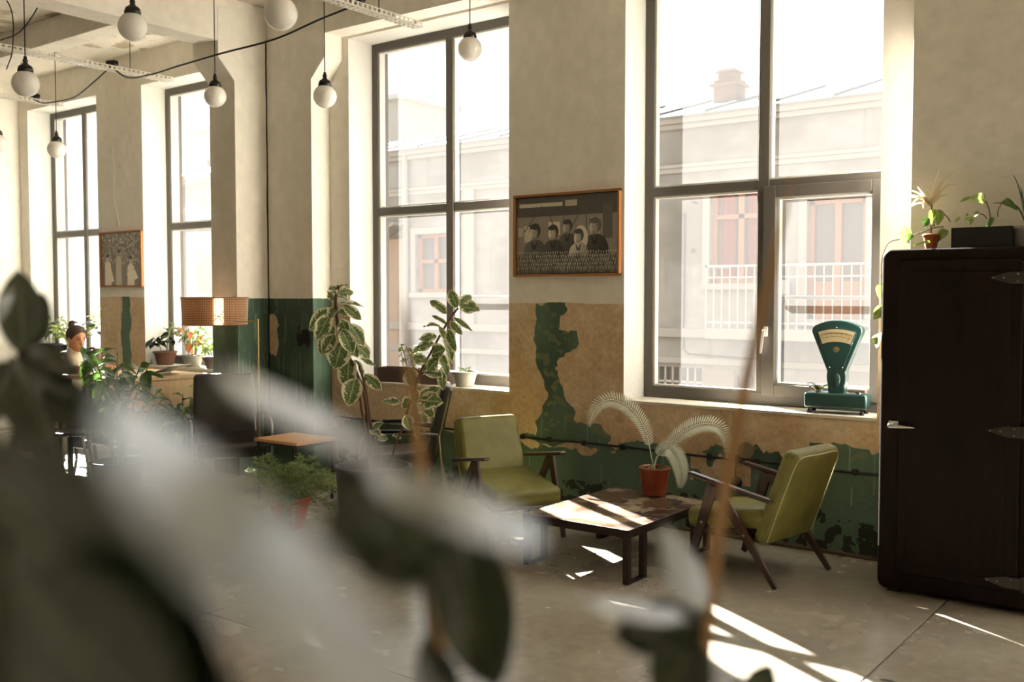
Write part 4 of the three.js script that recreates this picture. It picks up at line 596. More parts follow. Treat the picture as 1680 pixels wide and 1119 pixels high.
// ---------------------------------------------------------------- desk, stool, papers and the person
{
  const t = thing('desk', 'pale high desk in front of the seated person', 'desk', [-8.42, 0, 1.02]);
  const wm = M('#ffffff', 0.45, { map: woodMap([206, 176, 134], [184, 150, 108]) });
  part('desktop', boxUV(rbox(0.98, 0.035, 0.9, 0, 0.9, 0, 0.004), 1.5), wm, t); part('front_panel', boxUV(span(0.44, 0.47, 0.62, 0.882, -0.42, 0.42, 0.003), 1.5), wm, t);
  for (const [x, z] of [[-0.44, -0.4], [0.44, -0.4], [-0.44, 0.4], [0.44, 0.4]]) part('leg', rbox(0.04, 0.883, 0.04, x, 0.4415, z, 0.004), MT.black, t);
  const l = thing('laptop', 'thin laptop lying half open on the high desk', 'laptop', [-8.3, 0.918, 0.92], -1.2);
  part('keyboard_base', rbox(0.32, 0.014, 0.22, 0, 0.007, 0, 0.004), M('#a9a7a2', 0.4, { metalness: 0.6 }), l); part('lid', rbox(0.32, 0.22, 0.008, 0, 0.11, 0, 0.003).rotateX(-1.25).translate(0, 0.016, -0.11), M('#a9a7a2', 0.4, { metalness: 0.6 }), l);
  const pp = thing('papers', 'small stack of white papers on the high desk', 'papers', [-8.12, 0.918, 1.2], 0.3);
  for (let i = 0; i < 4; i++) part('sheet', box(0.21, 0.003, 0.297, rr(-0.01, 0.01), 0.002 + i * 0.0033, rr(-0.01, 0.01)), M('#ece7da', 0.8), pp);
  const st = thing('bar_stool', 'black bar stool under the seated person', 'stool', [-9.3, 0, 1.2]);
  part('seat', cushion(0.38, 0.05, 0.38, 0.02, 0.01).translate(0, 0.59, 0), MT.black, st);
  for (const [x, z] of [[-0.15, -0.15], [0.15, -0.15], [-0.15, 0.15], [0.15, 0.15]]) part('leg', bar([x, 0.57, z], [x * 1.25, 0.002, z * 1.25], 0.025, 0.025), MT.black, st);
  part('footrest', merge(span(-0.17, 0.17, 0.2, 0.22, 0.16, 0.18), span(-0.17, 0.17, 0.2, 0.22, -0.18, -0.16)), MT.steel, st);
  const ch = thing('cafe_chair', 'black tubular cafe chair by the front of the high desk', 'chair', [-8.3, 0, 1.78], -0.6);
  part('seat', rbox(0.38, 0.03, 0.38, 0, 0.46, 0, 0.012), MT.black, ch); part('backrest', warp(rbox(0.38, 0.16, 0.02, 0, 0.8, -0.2, 0.008, 3), (v) => { v.z += v.x * v.x * 0.5; }), MT.black, ch);
  for (const x of [-0.17, 0.17]) { part('leg', tube([[x, 0.44, 0.17], [x * 1.1, 0.01, 0.2]], 0.011, 8, 8), MT.steel, ch); part('leg', tube([[x, 0.86, -0.21], [x, 0.46, -0.17], [x * 1.1, 0.01, -0.24]], 0.011, 24, 8), MT.steel, ch); }
}
function sdfMesh(fn, lo, hi, res, smooth = true) {
  const mc = new MarchingCubes(res, new THREE.MeshStandardMaterial(), false, false, 90000); mc.isolation = 0;
  const n = mc.size, f = mc.field;
  for (let k = 0; k < n; k++) for (let j = 0; j < n; j++) for (let i = 0; i < n; i++) f[k * n * n + j * n + i] = -fn(lo[0] + (hi[0] - lo[0]) * (i / (n / 2)) / 2, lo[1] + (hi[1] - lo[1]) * (j / (n / 2)) / 2, lo[2] + (hi[2] - lo[2]) * (k / (n / 2)) / 2) * 10;
  mc.update();
  const c = mc.count, g = new THREE.BufferGeometry(), P = mc.positionArray.slice(0, c * 3);
  for (let i = 0; i < c; i++) for (let a = 0; a < 3; a++) P[i * 3 + a] = lo[a] + (hi[a] - lo[a]) * (P[i * 3 + a] + 1) / 2;
  g.setAttribute('position', new THREE.BufferAttribute(P, 3));
  const m = mergeVertices(g, 1e-5); m.computeVertexNormals();
  m.setAttribute('uv', new THREE.BufferAttribute(new Float32Array(m.attributes.position.count * 2), 2));
  return m;
}
const smin = (a, b, k) => { const h = clamp(0.5 + 0.5 * (b - a) / k); return lerp(b, a, h) - k * h * (1 - h); };
function cap(a, b, ra, rb) { const [ax, ay, az] = a, dx = b[0] - ax, dy = b[1] - ay, dz = b[2] - az, q = dx * dx + dy * dy + dz * dz; return (x, y, z) => { const h = clamp(((x - ax) * dx + (y - ay) * dy + (z - az) * dz) / q); return Math.hypot(x - ax - dx * h, y - ay - dy * h, z - az - dz * h) - lerp(ra, rb, h); }; }
const ell = (cx, cy, cz, rx, ry, rz) => (x, y, z) => { const k = Math.hypot((x - cx) / rx, (y - cy) / ry, (z - cz) / rz); return (k - 1) * Math.min(rx, ry, rz); };
const uni = (k, ...fs) => (x, y, z) => { let d = fs[0](x, y, z); for (let i = 1; i < fs.length; i++) d = smin(d, fs[i](x, y, z), k); return d; };
{ // seated person: local frame faces +x, hips at the origin height 0.66
  const t = thing('person', 'seated person with bun, denim jacket and pale turtleneck looking down at the desk', 'person', [-9.28, 0, 1.2], 0.04);
  const skin = M('#c08a68', 0.55), jean = M('#6f757a', 0.85), knit = M('#c9bda6', 0.95), hairM = M('#3d2a20', 0.6), trous = M('#2a2a30', 0.9), shoe = M('#1a1714', 0.5);
  const hx = 0.17, hy = 1.235;   // head centre
  const tilt = (fn) => (x, y, z) => { const c = Math.cos(0.3), s = Math.sin(0.3), X = x - hx, Y = y - hy; return fn(X * c - Y * s, X * s + Y * c, z); };
  const head = tilt(uni(0.025, ell(-0.012, 0.03, 0, 0.094, 0.092, 0.075), ell(0.02, -0.035, 0, 0.068, 0.085, 0.062), cap([0.082, 0.012, 0], [0.104, -0.028, 0], 0.009, 0.013), ell(0.066, -0.09, 0, 0.024, 0.022, 0.028), ell(0.083, -0.057, 0, 0.012, 0.012, 0.024), ell(-0.01, -0.01, 0.074, 0.016, 0.03, 0.01), ell(-0.01, -0.01, -0.074, 0.016, 0.03, 0.01)));
  const eyes = tilt((x, y, z) => Math.min(ell(0.083, 0.012, 0.033, 0.012, 0.009, 0.016)(x, y, z), ell(0.083, 0.012, -0.033, 0.012, 0.009, 0.016)(x, y, z)));
  const headF = (x, y, z) => Math.max(head(x, y, z), -eyes(x, y, z));
  const neck = cap([0.075, 1.02, 0], [0.14, 1.2, 0], 0.058, 0.052);
  const hand = (s) => { const wx = 0.46, wy = 0.965, wz = s * 0.14, fs = [ell(wx + 0.04, wy, wz, 0.045, 0.018, 0.038)]; [[-0.03, 0.075], [-0.01, 0.088], [0.011, 0.083], [0.03, 0.066]].forEach(([dz, l]) => { fs.push(cap([wx + 0.075, wy + 0.004, wz + dz], [wx + 0.075 + l * 0.5, wy + 0.008, wz + dz * 1.2], 0.0095, 0.009), cap([wx + 0.075 + l * 0.5, wy + 0.008, wz + dz * 1.2], [wx + 0.075 + l * 0.85, wy - 0.016, wz + dz * 1.2], 0.009, 0.008)); }); fs.push(cap([wx + 0.02, wy, wz - s * 0.03], [wx + 0.065, wy - 0.004, wz - s * 0.06], 0.012, 0.009)); return uni(0.008, cap([wx - 0.08, wy - 0.0, wz * 1.15], [wx + 0.02, wy, wz], 0.028, 0.024), ...fs); };
  const bodyLow = uni(0.05, cap([0, 0.70, -0.07], [0, 0.70, 0.07], 0.11, 0.11), cap([0, 0.72, 0], [0.05, 0.95, 0], 0.11, 0.12), cap([0.05, 0.98, -0.12], [0.05, 0.98, 0.12], 0.06, 0.06));
  const limbs = (s, k) => [cap([0.04, 0.99, s * 0.17], [0.12, 0.78, s * 0.23], 0.05 + k, 0.042 + k), cap([0.12, 0.78, s * 0.23], [0.4, 0.955, s * 0.155], 0.042 + k, 0.03 + k)];
  const legs = (s, k) => [cap([0.0, 0.68, s * 0.09], [0.4, 0.63, s * 0.11], 0.085 + k, 0.06 + k), cap([0.4, 0.63, s * 0.11], [0.33, 0.28, s * 0.11], 0.058 + k, 0.04 + k)];
  const skinParts = [sdfMesh(uni(0.02, headF, neck), [-0.02, 0.98, -0.13], [0.34, 1.4, 0.13], 72), sdfMesh(hand(1), [0.34, 0.9, 0.05], [0.62, 1.02, 0.24], 64), sdfMesh(hand(-1), [0.34, 0.9, -0.24], [0.62, 1.02, -0.05], 64), sdfMesh(uni(0.03, bodyLow, ...limbs(1, -0.006), ...limbs(-1, -0.006), ...legs(1, -0.008), ...legs(-1, -0.008)), [-0.22, 0.2, -0.36], [0.56, 1.14, 0.36], 64)];
  part('body', merge(skinParts), skin, t);
  const onFace = (x, y, z) => { const c = Math.cos(0.3), s = Math.sin(0.3); return [hx + x * c + y * s, hy - x * s + y * c, z]; };
  for (const s of [-1, 1]) { part('eyebrow', tube([onFace(0.082, 0.03, s * 0.012), onFace(0.085, 0.036, s * 0.03), onFace(0.072, 0.031, s * 0.05)], 0.0035, 10, 6), hairM, t); part('eye', warp(new THREE.SphereGeometry(0.009, 10, 8), (v) => { v.y *= 0.6; }).translate(...onFace(0.074, 0.012, s * 0.033)), M('#2a1d16', 0.2), t); }
  part('mouth', tube([onFace(0.088, -0.058, -0.022), onFace(0.098, -0.056, 0), onFace(0.088, -0.058, 0.022)], 0.0045, 10, 6), M('#8c4d40', 0.5), t);
  const bald = tilt((x, y, z) => Math.max(ell(-0.02, 0.035, 0, 0.104, 0.102, 0.087)(x, y, z), x * 0.9 - y * 0.55 - 0.012 - Math.abs(z) * 0.15));
  const hr = part('hair', sdfMesh(uni(0.012, bald, tilt(ell(-0.035, 0.02, 0, 0.08, 0.085, 0.082))), [-0.02, 1.08, -0.14], [0.34, 1.42, 0.14], 64), hairM, t);
  part('hair_bun', warp(new THREE.SphereGeometry(0.048, 18, 14), (v) => { v.multiplyScalar(1 + 0.12 * Math.sin(v.x * 90 + v.y * 60)); }).translate(0.115, 1.362, 0), hairM, hr);
  part('turtleneck', sdfMesh(uni(0.03, cap([0.07, 1.0, 0], [0.118, 1.12, 0], 0.072, 0.063), cap([0.07, 0.78, 0], [0.08, 1.0, 0], 0.115, 0.1)), [-0.12, 0.62, -0.2], [0.32, 1.22, 0.2], 48), knit, t);
  const openF = (fn) => (x, y, z) => Math.max(fn(x, y, z), -ell(0.22, 0.95, 0, 0.13, 0.4, 0.055)(x, y, z));
  part('jacket', sdfMesh(openF(uni(0.04, cap([-0.01, 0.72, 0], [0.03, 0.97, 0], 0.145, 0.14), cap([0.03, 1.0, -0.13], [0.03, 1.0, 0.13], 0.075, 0.075), cap([0.05, 1.05, -0.06], [0.05, 1.05, 0.06], 0.055, 0.055), ...limbs(1, 0.012), ...limbs(-1, 0.012))), [-0.25, 0.5, -0.38], [0.6, 1.2, 0.38], 72), jean, t, 'grey blue denim jacket');
  part('trousers', sdfMesh(uni(0.03, cap([0, 0.69, -0.07], [0, 0.69, 0.07], 0.125, 0.125), ...legs(1, 0.006), ...legs(-1, 0.006)), [-0.22, 0.15, -0.3], [0.56, 0.9, 0.3], 56), trous, t);
  for (const s of [-1, 1]) part('shoe', rbox(0.24, 0.075, 0.09, 0.38, 0.245, s * 0.11, 0.03, 4), shoe, t);
}
// ---------------------------------------------------------------- plants
const leafTex = (edge, mid, vein, rag = 0.25, k = 0) => tex(128, 256, (u, v) => { const a = Math.abs(u - 0.5) * 2, n = fbm(u * 5 + k, v * 9 + k, 3), n2 = fbm(u * 14, v * 20 + k, 3); const lim = 0.66 + (n - 0.5) * rag * 4 - sst(v, 0.85, 1) * 0.3; let c = a > lim ? edge : mix3(mid[0], mid[1], sst(n2, 0.4, 0.65)); if (a < 0.045) c = vein; return c; }, true, false);
const lm = (map, o = {}) => M('#ffffff', 0.92, { map, transmission: 0.38, thickness: 0, clearcoat: 0.6, clearcoatRoughness: 0.3, ...o });
const varieg = [0, 3, 7].map((k) => lm(leafTex([232, 224, 186], [[74, 98, 46], [122, 140, 80]], [186, 190, 136], 0.3, k)));
const greenLeaf = lm(leafTex([74, 100, 40], [[58, 86, 32], [78, 108, 44]], [128, 146, 84], 0.05, 2));
const limeLeaf = lm(leafTex([150, 164, 84], [[120, 142, 58], [140, 158, 74]], [180, 188, 120], 0.1, 4));
const darkLeaf = lm(leafTex([34, 44, 24], [[26, 36, 18], [38, 50, 26]], [80, 92, 56], 0.05, 5), { transmission: 0.05, clearcoat: 0.35 });
const rubberLeaf = lm(leafTex([50, 64, 36], [[44, 58, 30], [56, 72, 40]], [96, 108, 70], 0.05, 8), { transmission: 0, roughness: 0.3, clearcoat: 1, clearcoatRoughness: 0.2 });
const strawLeaf = M('#dccaa6', 0.95, { transmission: 0.35, thickness: 0 });
const stemM = M('#5b4028', 0.7), stemG = M('#586a34', 0.6), stemD = M('#241a14', 0.6);
const ficusGeo = leafKind('ficus', { fold: 0.22, droop: 0.16, wave: 0.06, point: 0.9 }), heart = leafKind('heart', { fold: 0.3, droop: 0.28, wave: 0.05, point: 0.62 }), slim = leafKind('slim', { fold: 0.4, droop: 0.3, wave: 0.02, point: 0.8 });
// variegated rubber plant
{
  const t = thing('rubber_plant', 'tall variegated rubber plant in a big dark pot', 'potted plant');
  const pot = M('#0c0a08', 0.6);
  const x = -4.58, z = 1.72;
  part('pot', lathe([[0.001, 0], [0.19, 0], [0.2, 0.01], [0.238, 0.5], [0.242, 0.53], [0.25, 0.535], [0.25, 0.553], [0.24, 0.556], [0.228, 0.552], [0.224, 0.5], [0.19, 0.03], [0.001, 0.03]], 48).translate(x, 0, z), pot, t, 'large dark glossy pot');
  part('soil', new THREE.CircleGeometry(0.222, 32).rotateX(-Math.PI / 2).translate(x, 0.5, z), MT.soil, t);
  D.ficusStems.forEach((s, i) => part('stem', tube([[s[0][0], 0.47, s[0][2]], ...s.slice(0)], i === 4 ? 0.006 : 0.0105 - 0.001 * i, 50, 7), stemM, t));
  for (const L of [...D.ficusL, ...D.ficusR]) putLeaf(t, ficusGeo, varieg[Math.floor(rnd() * 3)], L.slice(0, 3), L.slice(3, 6), L[6] * 1.4, rr(-0.5, 0.5), 'leaf', [0.5 + rr(-0.4, 0.4), 0.45, 0.7 + rr(-0.4, 0.4)]);
}
// cycad on the coffee table
function frondGeo(pts, lw, n, fall = 0.35) {
  const c = new THREE.CatmullRomCurve3(pts.map(pv), false, 'centripetal'), gs = [new THREE.TubeGeometry(c, 40, 0.0035, 6)];
  const leaf = leafGeo(1, 0.3, { fold: 0.3, droop: 0.1, wave: 0, point: 0.6, nl: 3, nw: 1 });
  const view = V(0.65, 0.35, 0.67);
  for (let i = 0; i < n; i++) {
    const u = lerp(0.2, 1, (i + 0.5) / n), p = c.getPointAt(u), T = c.getTangentAt(u), side = T.clone().cross(view).normalize(), up = side.clone().cross(T).normalize();
    const L = lw * Math.pow(Math.sin(Math.PI * clamp(0.12 + 0.86 * (u - 0.2) / 0.8)), 0.6);
    for (const s of [-1, 1]) {
      const d = side.clone().multiplyScalar(s).addScaledVector(T, 0.55).addScaledVector(up, 0.15).add(V(0, -fall * 0.4 * u, 0)).normalize(), x = up.clone().cross(d).normalize(), y = d.clone().cross(x);
      gs.push(leaf.clone().applyMatrix4(new THREE.Matrix4().makeBasis(x.multiplyScalar(L * 0.55), y.multiplyScalar(L), d.multiplyScalar(L)).setPosition(p)));
    }
  }
  return merge(gs);
}
{
  const t = thing('potted_cycad', 'cycad with feathery drooping fronds in a brown plastic pot on the coffee table', 'potted plant');
  const px = -3.235, pz = 0.445;
  makePot(t, 0.078, 0.1, 0.19, M('#7a3116', 0.35), { y: 0.319, x: px, z: pz, rim: 0.006 });
  const fm = M('#c2c6b0', 0.95, { clearcoat: 0.4, clearcoatRoughness: 0.3, transmission: 0.3, thickness: 0 });
  D.fronds.forEach((f, i) => part('frond', frondGeo([[px + rr(-0.01, 0.01), 0.48, pz], ...f], i === 2 ? 0.085 : 0.075, 46, i === 2 ? 1.2 : 0.3), fm, t));
  const sg = leafKind('small', { fold: 0.3, droop: 0.3, wave: 0, point: 0.8, nl: 4, nw: 1 });
  for (let i = 0; i < 26; i++) { const a = rr(0, 6.28), r = rr(0.02, 0.1), b = [px + Math.cos(a) * r, 0.49, pz + Math.sin(a) * r]; putLeaf(t, sg, greenLeaf, b, [b[0] + Math.cos(a) * 0.025 + rr(-0.01, 0.01), 0.5 + rr(0.005, 0.035), b[2] + Math.sin(a) * 0.025], 0.016, rr(-1, 1)); }
}
// generic stemmed plant
function bushy({ name = 'potted_plant', label, pos, pot, stems = 5, h = 0.6, spread = 0.25, leaf = 0.1, lw = 0.05, geo = heart, mat = greenLeaf, per = 8, droopy = 0.6, group, potMat, box2 }) {
  const t = thing(name, label, 'potted plant', pos, rr(0, 0.4), group);
  let y0 = 0;
  if (pot) { makePot(t, pot[0], pot[1], pot[2], potMat ?? M('#4b3a2e', 0.6)); y0 = pot[2] * 0.85; }
  if (box2) { part('pot', merge(span(-box2[0] / 2, box2[0] / 2, 0, box2[1], -box2[2] / 2, -box2[2] / 2 + 0.008, 0.003), span(-box2[0] / 2, box2[0] / 2, 0, box2[1], box2[2] / 2 - 0.008, box2[2] / 2, 0.003), span(-box2[0] / 2, -box2[0] / 2 + 0.008, 0, box2[1], -box2[2] / 2, box2[2] / 2, 0.003), span(box2[0] / 2 - 0.008, box2[0] / 2, 0, box2[1], -box2[2] / 2, box2[2] / 2, 0.003), span(-box2[0] / 2, box2[0] / 2, 0, 0.008, -box2[2] / 2, box2[2] / 2)), potMat, t); part('soil', span(-box2[0] / 2 + 0.01, box2[0] / 2 - 0.01, box2[1] * 0.6, box2[1] * 0.86, -box2[2] / 2 + 0.01, box2[2] / 2 - 0.01), MT.soil, t); y0 = box2[1] * 0.8; }
  for (let s = 0; s < stems; s++) {
    const a = s / stems * 6.28 + rr(-0.4, 0.4), hh = h * rr(0.65, 1.05), sp = spread * rr(0.4, 1), bx = box2 ? rr(-0.4, 0.4) * box2[0] : Math.cos(a) * 0.03, bz = box2 ? rr(-0.3, 0.3) * box2[2] : Math.sin(a) * 0.03;
    const P = [[bx, y0 - 0.02, bz], [bx + Math.cos(a) * sp * 0.25, y0 + hh * 0.4, bz + Math.sin(a) * sp * 0.25], [bx + Math.cos(a) * sp * 0.6, y0 + hh * 0.75, bz + Math.sin(a) * sp * 0.6], [bx + Math.cos(a) * sp, y0 + hh, bz + Math.sin(a) * sp]];
    const c = new THREE.CatmullRomCurve3(P.map(pv)); part('stem', new THREE.TubeGeometry(c, 14, 0.0045, 6), stemG, t);
    for (let i = 0; i < per; i++) {
      const u = lerp(0.35, 1, (i + rr(0, 0.6)) / per), p = c.getPoint(Math.min(1, u)), b = a + i * 2.4 + rr(-0.5, 0.5), L = leaf * rr(0.7, 1.15);
      putLeaf(t, geo, Array.isArray(mat) ? mat[Math.floor(rnd() * mat.length)] : mat, [p.x, p.y, p.z], [p.x + Math.cos(b) * L * 0.8, p.y + L * rr(-droopy, 0.5), p.z + Math.sin(b) * L * 0.8], lw * rr(0.8, 1.15), rr(-0.5, 0.5));
    }
  }
  return t;
}
const terr = M('#a4532c', 0.7), greyPot = M('#8f8a80', 0.6), brownPot = M('#4a372c', 0.55);
// asparagus fern: arching sprays of fine needles
{
  const t = thing('asparagus_fern', 'feathery asparagus fern in a terracotta pot on the floor', 'potted plant', [-5.5, 0, 1.64]);
  makePot(t, 0.1, 0.145, 0.23, terr, { rim: 0.014, rimH: 0.035 });
  const nee = new THREE.ConeGeometry(0.0024, 0.026, 3).translate(0, 0.013, 0), fmat = [M('#8f9e58', 0.95, { transmission: 0.3, thickness: 0 }), M('#768a48', 0.95, { transmission: 0.3, thickness: 0 })];
  for (let s = 0; s < 64; s++) {
    const a = rr(0, 6.28), L = rr(0.36, 0.66), el = rr(0.3, 1.4), p0 = V(Math.cos(a) * 0.06, 0.21, Math.sin(a) * 0.06), d = V(Math.cos(a) * Math.cos(el), Math.sin(el), Math.sin(a) * Math.cos(el));
    const pts = [0, 0.33, 0.66, 1].map((u) => p0.clone().addScaledVector(d, L * u).add(V(0, -0.26 * u * u * L / 0.5, 0)));
    const c = new THREE.CatmullRomCurve3(pts), sp = part('spray', new THREE.TubeGeometry(c, 10, 0.0018, 4), stemG, t);
    const gs = [];
    for (let i = 0; i < 26; i++) { const u = lerp(0.12, 1, i / 26), p = c.getPoint(u), br = rr(0, 6.28), bl = 0.1 * (1.2 - u), bd = V(Math.cos(br), rr(-0.1, 0.6), Math.sin(br)).normalize(); for (let k = 0; k < 7; k++) { const q = p.clone().addScaledVector(bd, bl * k / 6), nd = V(rr(-1, 1), rr(-0.4, 1), rr(-1, 1)).normalize(); gs.push(nee.clone().applyQuaternion(new THREE.Quaternion().setFromUnitVectors(V(0, 1, 0), nd)).translate(q.x, q.y, q.z)); } }
    const n = part('needles', merge(gs), fmat[s % 2], sp); n.userData.kind = 'stuff';
  }
}
// plants on the middle sill
bushy({ label: 'leafy young plant in a long brown planter on the middle sill', pos: [-6.06, 0.887, -0.11], box2: [0.44, 0.13, 0.15], potMat: brownPot, stems: 6, h: 0.22, spread: 0.1, leaf: 0.08, lw: 0.035, per: 5, mat: [limeLeaf, greenLeaf], geo: slim });
{
  const t = bushy({ label: 'grey plastic pot with one small sprout on the middle sill', pos: [-5.34, 0.887, -0.1], pot: [0.075, 0.105, 0.13], potMat: greyPot, stems: 2, h: 0.06, spread: 0.05, leaf: 0.09, lw: 0.018, per: 2, mat: greenLeaf, geo: slim });
}
bushy({ label: 'low plant in a dark brown planter right of the long planter on the middle sill', pos: [-5.66, 0.887, -0.12], box2: [0.26, 0.12, 0.14], potMat: brownPot, stems: 4, h: 0.08, spread: 0.06, leaf: 0.06, lw: 0.02, per: 3, mat: greenLeaf, geo: slim });
// plants in the left bay
bushy({ name: 'rubber_plant', label: 'dark leaved rubber plant in a brown pot on the second window sill', pos: [-9.62, 0.887, -0.1], pot: [0.085, 0.12, 0.15], potMat: M('#5a3a2a', 0.6), stems: 3, h: 0.26, spread: 0.1, leaf: 0.17, lw: 0.075, per: 6, mat: darkLeaf, geo: ficusGeo, droopy: 0.8 });
bushy({ label: 'bright leafy plant with red leaf tips on the second window sill', pos: [-9.12, 0.887, -0.1], pot: [0.08, 0.11, 0.13], potMat: greyPot, stems: 8, h: 0.36, spread: 0.2, leaf: 0.13, lw: 0.055, per: 7, mat: [limeLeaf, greenLeaf, M('#b0643c', 0.95, { transmission: 0.3, thickness: 0 })], droopy: 0.8 });
bushy({ label: 'trailing light green plant at the right end of the second sill', pos: [-8.72, 0.887, -0.08], pot: [0.08, 0.11, 0.12], potMat: brownPot, stems: 8, h: 0.22, spread: 0.2, leaf: 0.12, lw: 0.05, per: 7, mat: [limeLeaf, greenLeaf], droopy: 1 });
bushy({ label: 'tall drooping green plant in front of the high desk', pos: [-7.35, 0, 1.85], pot: [0.16, 0.2, 0.32], potMat: M('#2b241e', 0.6), stems: 9, h: 0.95, spread: 0.36, leaf: 0.2, lw: 0.105, per: 8, mat: greenLeaf, droopy: 1.1 });
bushy({ label: 'leafy green floor plant between high desk and leather chair', pos: [-7.7, 0, 1.02], pot: [0.14, 0.18, 0.3], potMat: M('#2b241e', 0.6), stems: 8, h: 0.55, spread: 0.3, leaf: 0.14, lw: 0.06, per: 8, mat: [greenLeaf, limeLeaf], droopy: 1 });
bushy({ name: 'rubber_plant', label: 'upright rubber plant on the sill right of the seated person', pos: [-11.0, 0.887, -0.12], pot: [0.09, 0.12, 0.15], potMat: brownPot, stems: 2, h: 0.55, spread: 0.06, leaf: 0.2, lw: 0.085, per: 8, mat: [limeLeaf, darkLeaf], geo: ficusGeo });
bushy({ label: 'grassy spider plant on the sill behind the seated person', pos: [-11.62, 0.887, -0.12], pot: [0.09, 0.12, 0.16], potMat: MT.black, stems: 7, h: 0.3, spread: 0.26, leaf: 0.22, lw: 0.02, per: 3, mat: limeLeaf, geo: slim });
bushy({ label: 'broad leaved plant at the left end of the far sill', pos: [-12.05, 0.887, -0.1], pot: [0.1, 0.13, 0.16], potMat: MT.black, stems: 5, h: 0.4, spread: 0.22, leaf: 0.2, lw: 0.1, per: 5, mat: [greenLeaf, limeLeaf] });
bushy({ label: 'low bushy plant on the floor behind the seated person', pos: [-10.4, 0, 0.9], pot: [0.2, 0.25, 0.45], potMat: M('#5a4a38', 0.7), stems: 12, h: 0.55, spread: 0.42, leaf: 0.13, lw: 0.06, per: 8, mat: [limeLeaf, greenLeaf] });
// plants on top of the refrigerator
const TOP = 1.901;
{
  const t = thing('pothos', 'pothos in a black trough on the refrigerator, trailing over its left edge', 'potted plant');
  part('pot', merge(span(-1.38, -1.08, TOP, TOP + 0.11, 0.4, 0.408, 0.003), span(-1.38, -1.08, TOP, TOP + 0.11, 0.54, 0.548, 0.003), span(-1.38, -1.372, TOP, TOP + 0.11, 0.4, 0.548, 0.003), span(-1.088, -1.08, TOP, TOP + 0.11, 0.4, 0.548, 0.003), span(-1.38, -1.08, TOP, TOP + 0.008, 0.4, 0.548)), MT.black, t, 'black plastic trough');
  part('soil', span(-1.37, -1.09, TOP + 0.05, TOP + 0.1, 0.41, 0.54), MT.soil, t);
  for (const s of D.pothosStems) part('stem', tube(s, 0.003, 24, 6), stemM, t);
  for (const L of D.pothos) putLeaf(t, heart, rnd() < 0.6 ? limeLeaf : greenLeaf, L.slice(0, 3), L.slice(3, 6), L[6] * 1.4, rr(-0.4, 0.4), 'leaf', [0.25, 0.35, 0.9]);
  part('stem', tube(D.trailStem, 0.003, 24, 6), stemM, t);
  for (const L of D.trail) putLeaf(t, heart, limeLeaf, L.slice(0, 3), L.slice(3, 6), L[6] * 1.1, rr(-0.5, 0.5));
}
function blade(pts, w, mat, parent, name = 'leaf') {      // strap leaf along a curve
  const c = new THREE.CatmullRomCurve3(pts.map(pv)), n = 14, pos = [], idx = [], uv = [];
  for (let i = 0; i <= n; i++) { const u = i / n, p = c.getPoint(u), T = c.getTangent(u), s = T.clone().cross(V(0.62, 0.2, 0.75)).normalize(), nn = s.clone().cross(T), k = w * 0.5 * Math.min(1, 0.35 + u * 3) * Math.pow(1 - u, 0.45); for (const j of [-1, 0, 1]) { const q = p.clone().addScaledVector(s, j * k).addScaledVector(nn, j ? 0.25 * k : -0.1 * k); pos.push(q.x, q.y, q.z); uv.push(j * 0.5 + 0.5, u); } }
  for (let i = 0; i < n; i++) for (let j = 0; j < 2; j++) { const a = i * 3 + j; idx.push(a, a + 3, a + 1, a + 1, a + 3, a + 4); }
  const g = new THREE.BufferGeometry(); g.setAttribute('position', new THREE.Float32BufferAttribute(pos, 3)); g.setAttribute('uv', new THREE.Float32BufferAttribute(uv, 2)); g.setIndex(idx); g.computeVertexNormals();
  return part(name, g, mat, parent);
}
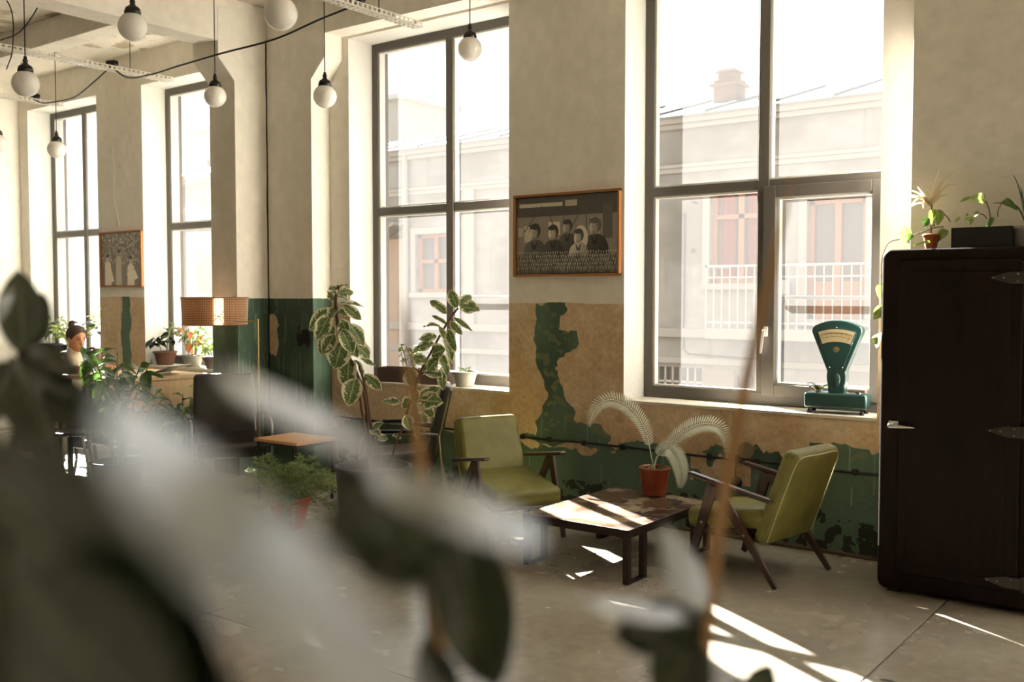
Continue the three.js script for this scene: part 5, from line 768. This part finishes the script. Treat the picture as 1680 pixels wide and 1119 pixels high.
{
  const t = thing('spider_plant', 'straw coloured spider plant in a terracotta pot on the refrigerator', 'potted plant');
  const b = D.spider[0][0];
  makePot(t, 0.03, 0.042, 0.085, terr, { x: b[0], y: TOP, z: b[2], rim: 0.005, rimH: 0.014 });
  part('stem', tube([[b[0], TOP + 0.06, b[2]], [b[0], b[1] - 0.05, b[2]], [b[0], b[1] + 0.03, b[2]]], 0.004, 12, 6), stemM, t);
  for (const p of D.spider) blade(p, 0.015, strawLeaf, t);
  const u = thing('bladed_plant', 'dark bladed plant in a grey pot at the right end of the refrigerator top', 'potted plant');
  makePot(u, 0.06, 0.08, 0.11, greyPot, { x: D.blades[0][0][0] + 0.02, y: TOP, z: D.blades[0][0][2], rim: 0.006 });
  for (const p of D.blades) blade([[D.blades[0][0][0] + 0.02, TOP + 0.09, D.blades[0][0][2]], ...p.slice(1)], 0.012, darkLeaf, u);
}
// ---------------------------------------------------------------- plants close to the camera
{
  const t = thing('rubber_plant', 'dark out of focus rubber plant at the left edge, nearest the camera', 'potted plant');
  const s = D.fgStemA, e = s[s.length - 1];
  part('stem', tube([...s, [e[0], 0.62, e[2]]], 0.009, 40, 8), stemD, t);
  for (const L of D.fgA) putLeaf(t, ficusGeo, rubberLeaf, L.slice(0, 3), L.slice(3, 6), L[6], rr(-0.4, 0.4), 'leaf', [0.55, 0.45, 0.7]);
  makePot(t, 0.14, 0.17, 0.72, M('#2a241e', 0.6), { x: e[0], z: e[2] });
  const u = thing('rubber_plant', 'large blurred glossy rubber plant across the lower foreground', 'potted plant');
  const flatLeaf = leafKind('flat', { fold: 0.03, droop: 0.012, wave: 0.006, point: 0.9 });
  for (const L of D.fg.lying) putLeaf(u, flatLeaf, rubberLeaf, L.slice(0, 3), L.slice(3, 6), L[6], 0, 'leaf', L.slice(7));
  for (const L of D.fg.hanging) putLeaf(u, ficusGeo, rubberLeaf, L.slice(0, 3), L.slice(3, 6), L[6], rr(-0.2, 0.2), 'leaf', [0.6, 0.05, 0.8]);
  for (const q of D.fgStems) part('stem', tube(q, 0.003, 30, 7), stemD, u);
  const a = D.fgStems[0][3], b = D.fgStems[4][2];
  part('stem', tube([a, [a[0], 1.1, a[2]], [-0.3, 0.8, 5.75]], 0.004, 20, 7), stemD, u); part('stem', tube([b, [b[0], 1.1, b[2]], [-0.3, 0.8, 5.75]], 0.004, 20, 7), stemD, u);
  makePot(u, 0.14, 0.18, 0.9, M('#2a241e', 0.6), { x: -0.3, z: 5.75 });
  const dry = M('#b08a5c', 0.95, { transmission: 0.35, thickness: 0 });
  for (const q of D.tan) blade([[q[0][0], 0.9, q[0][2]], ...q], 0.021, dry, u, 'dry_leaf');
}
renderer.render(scene, camera);
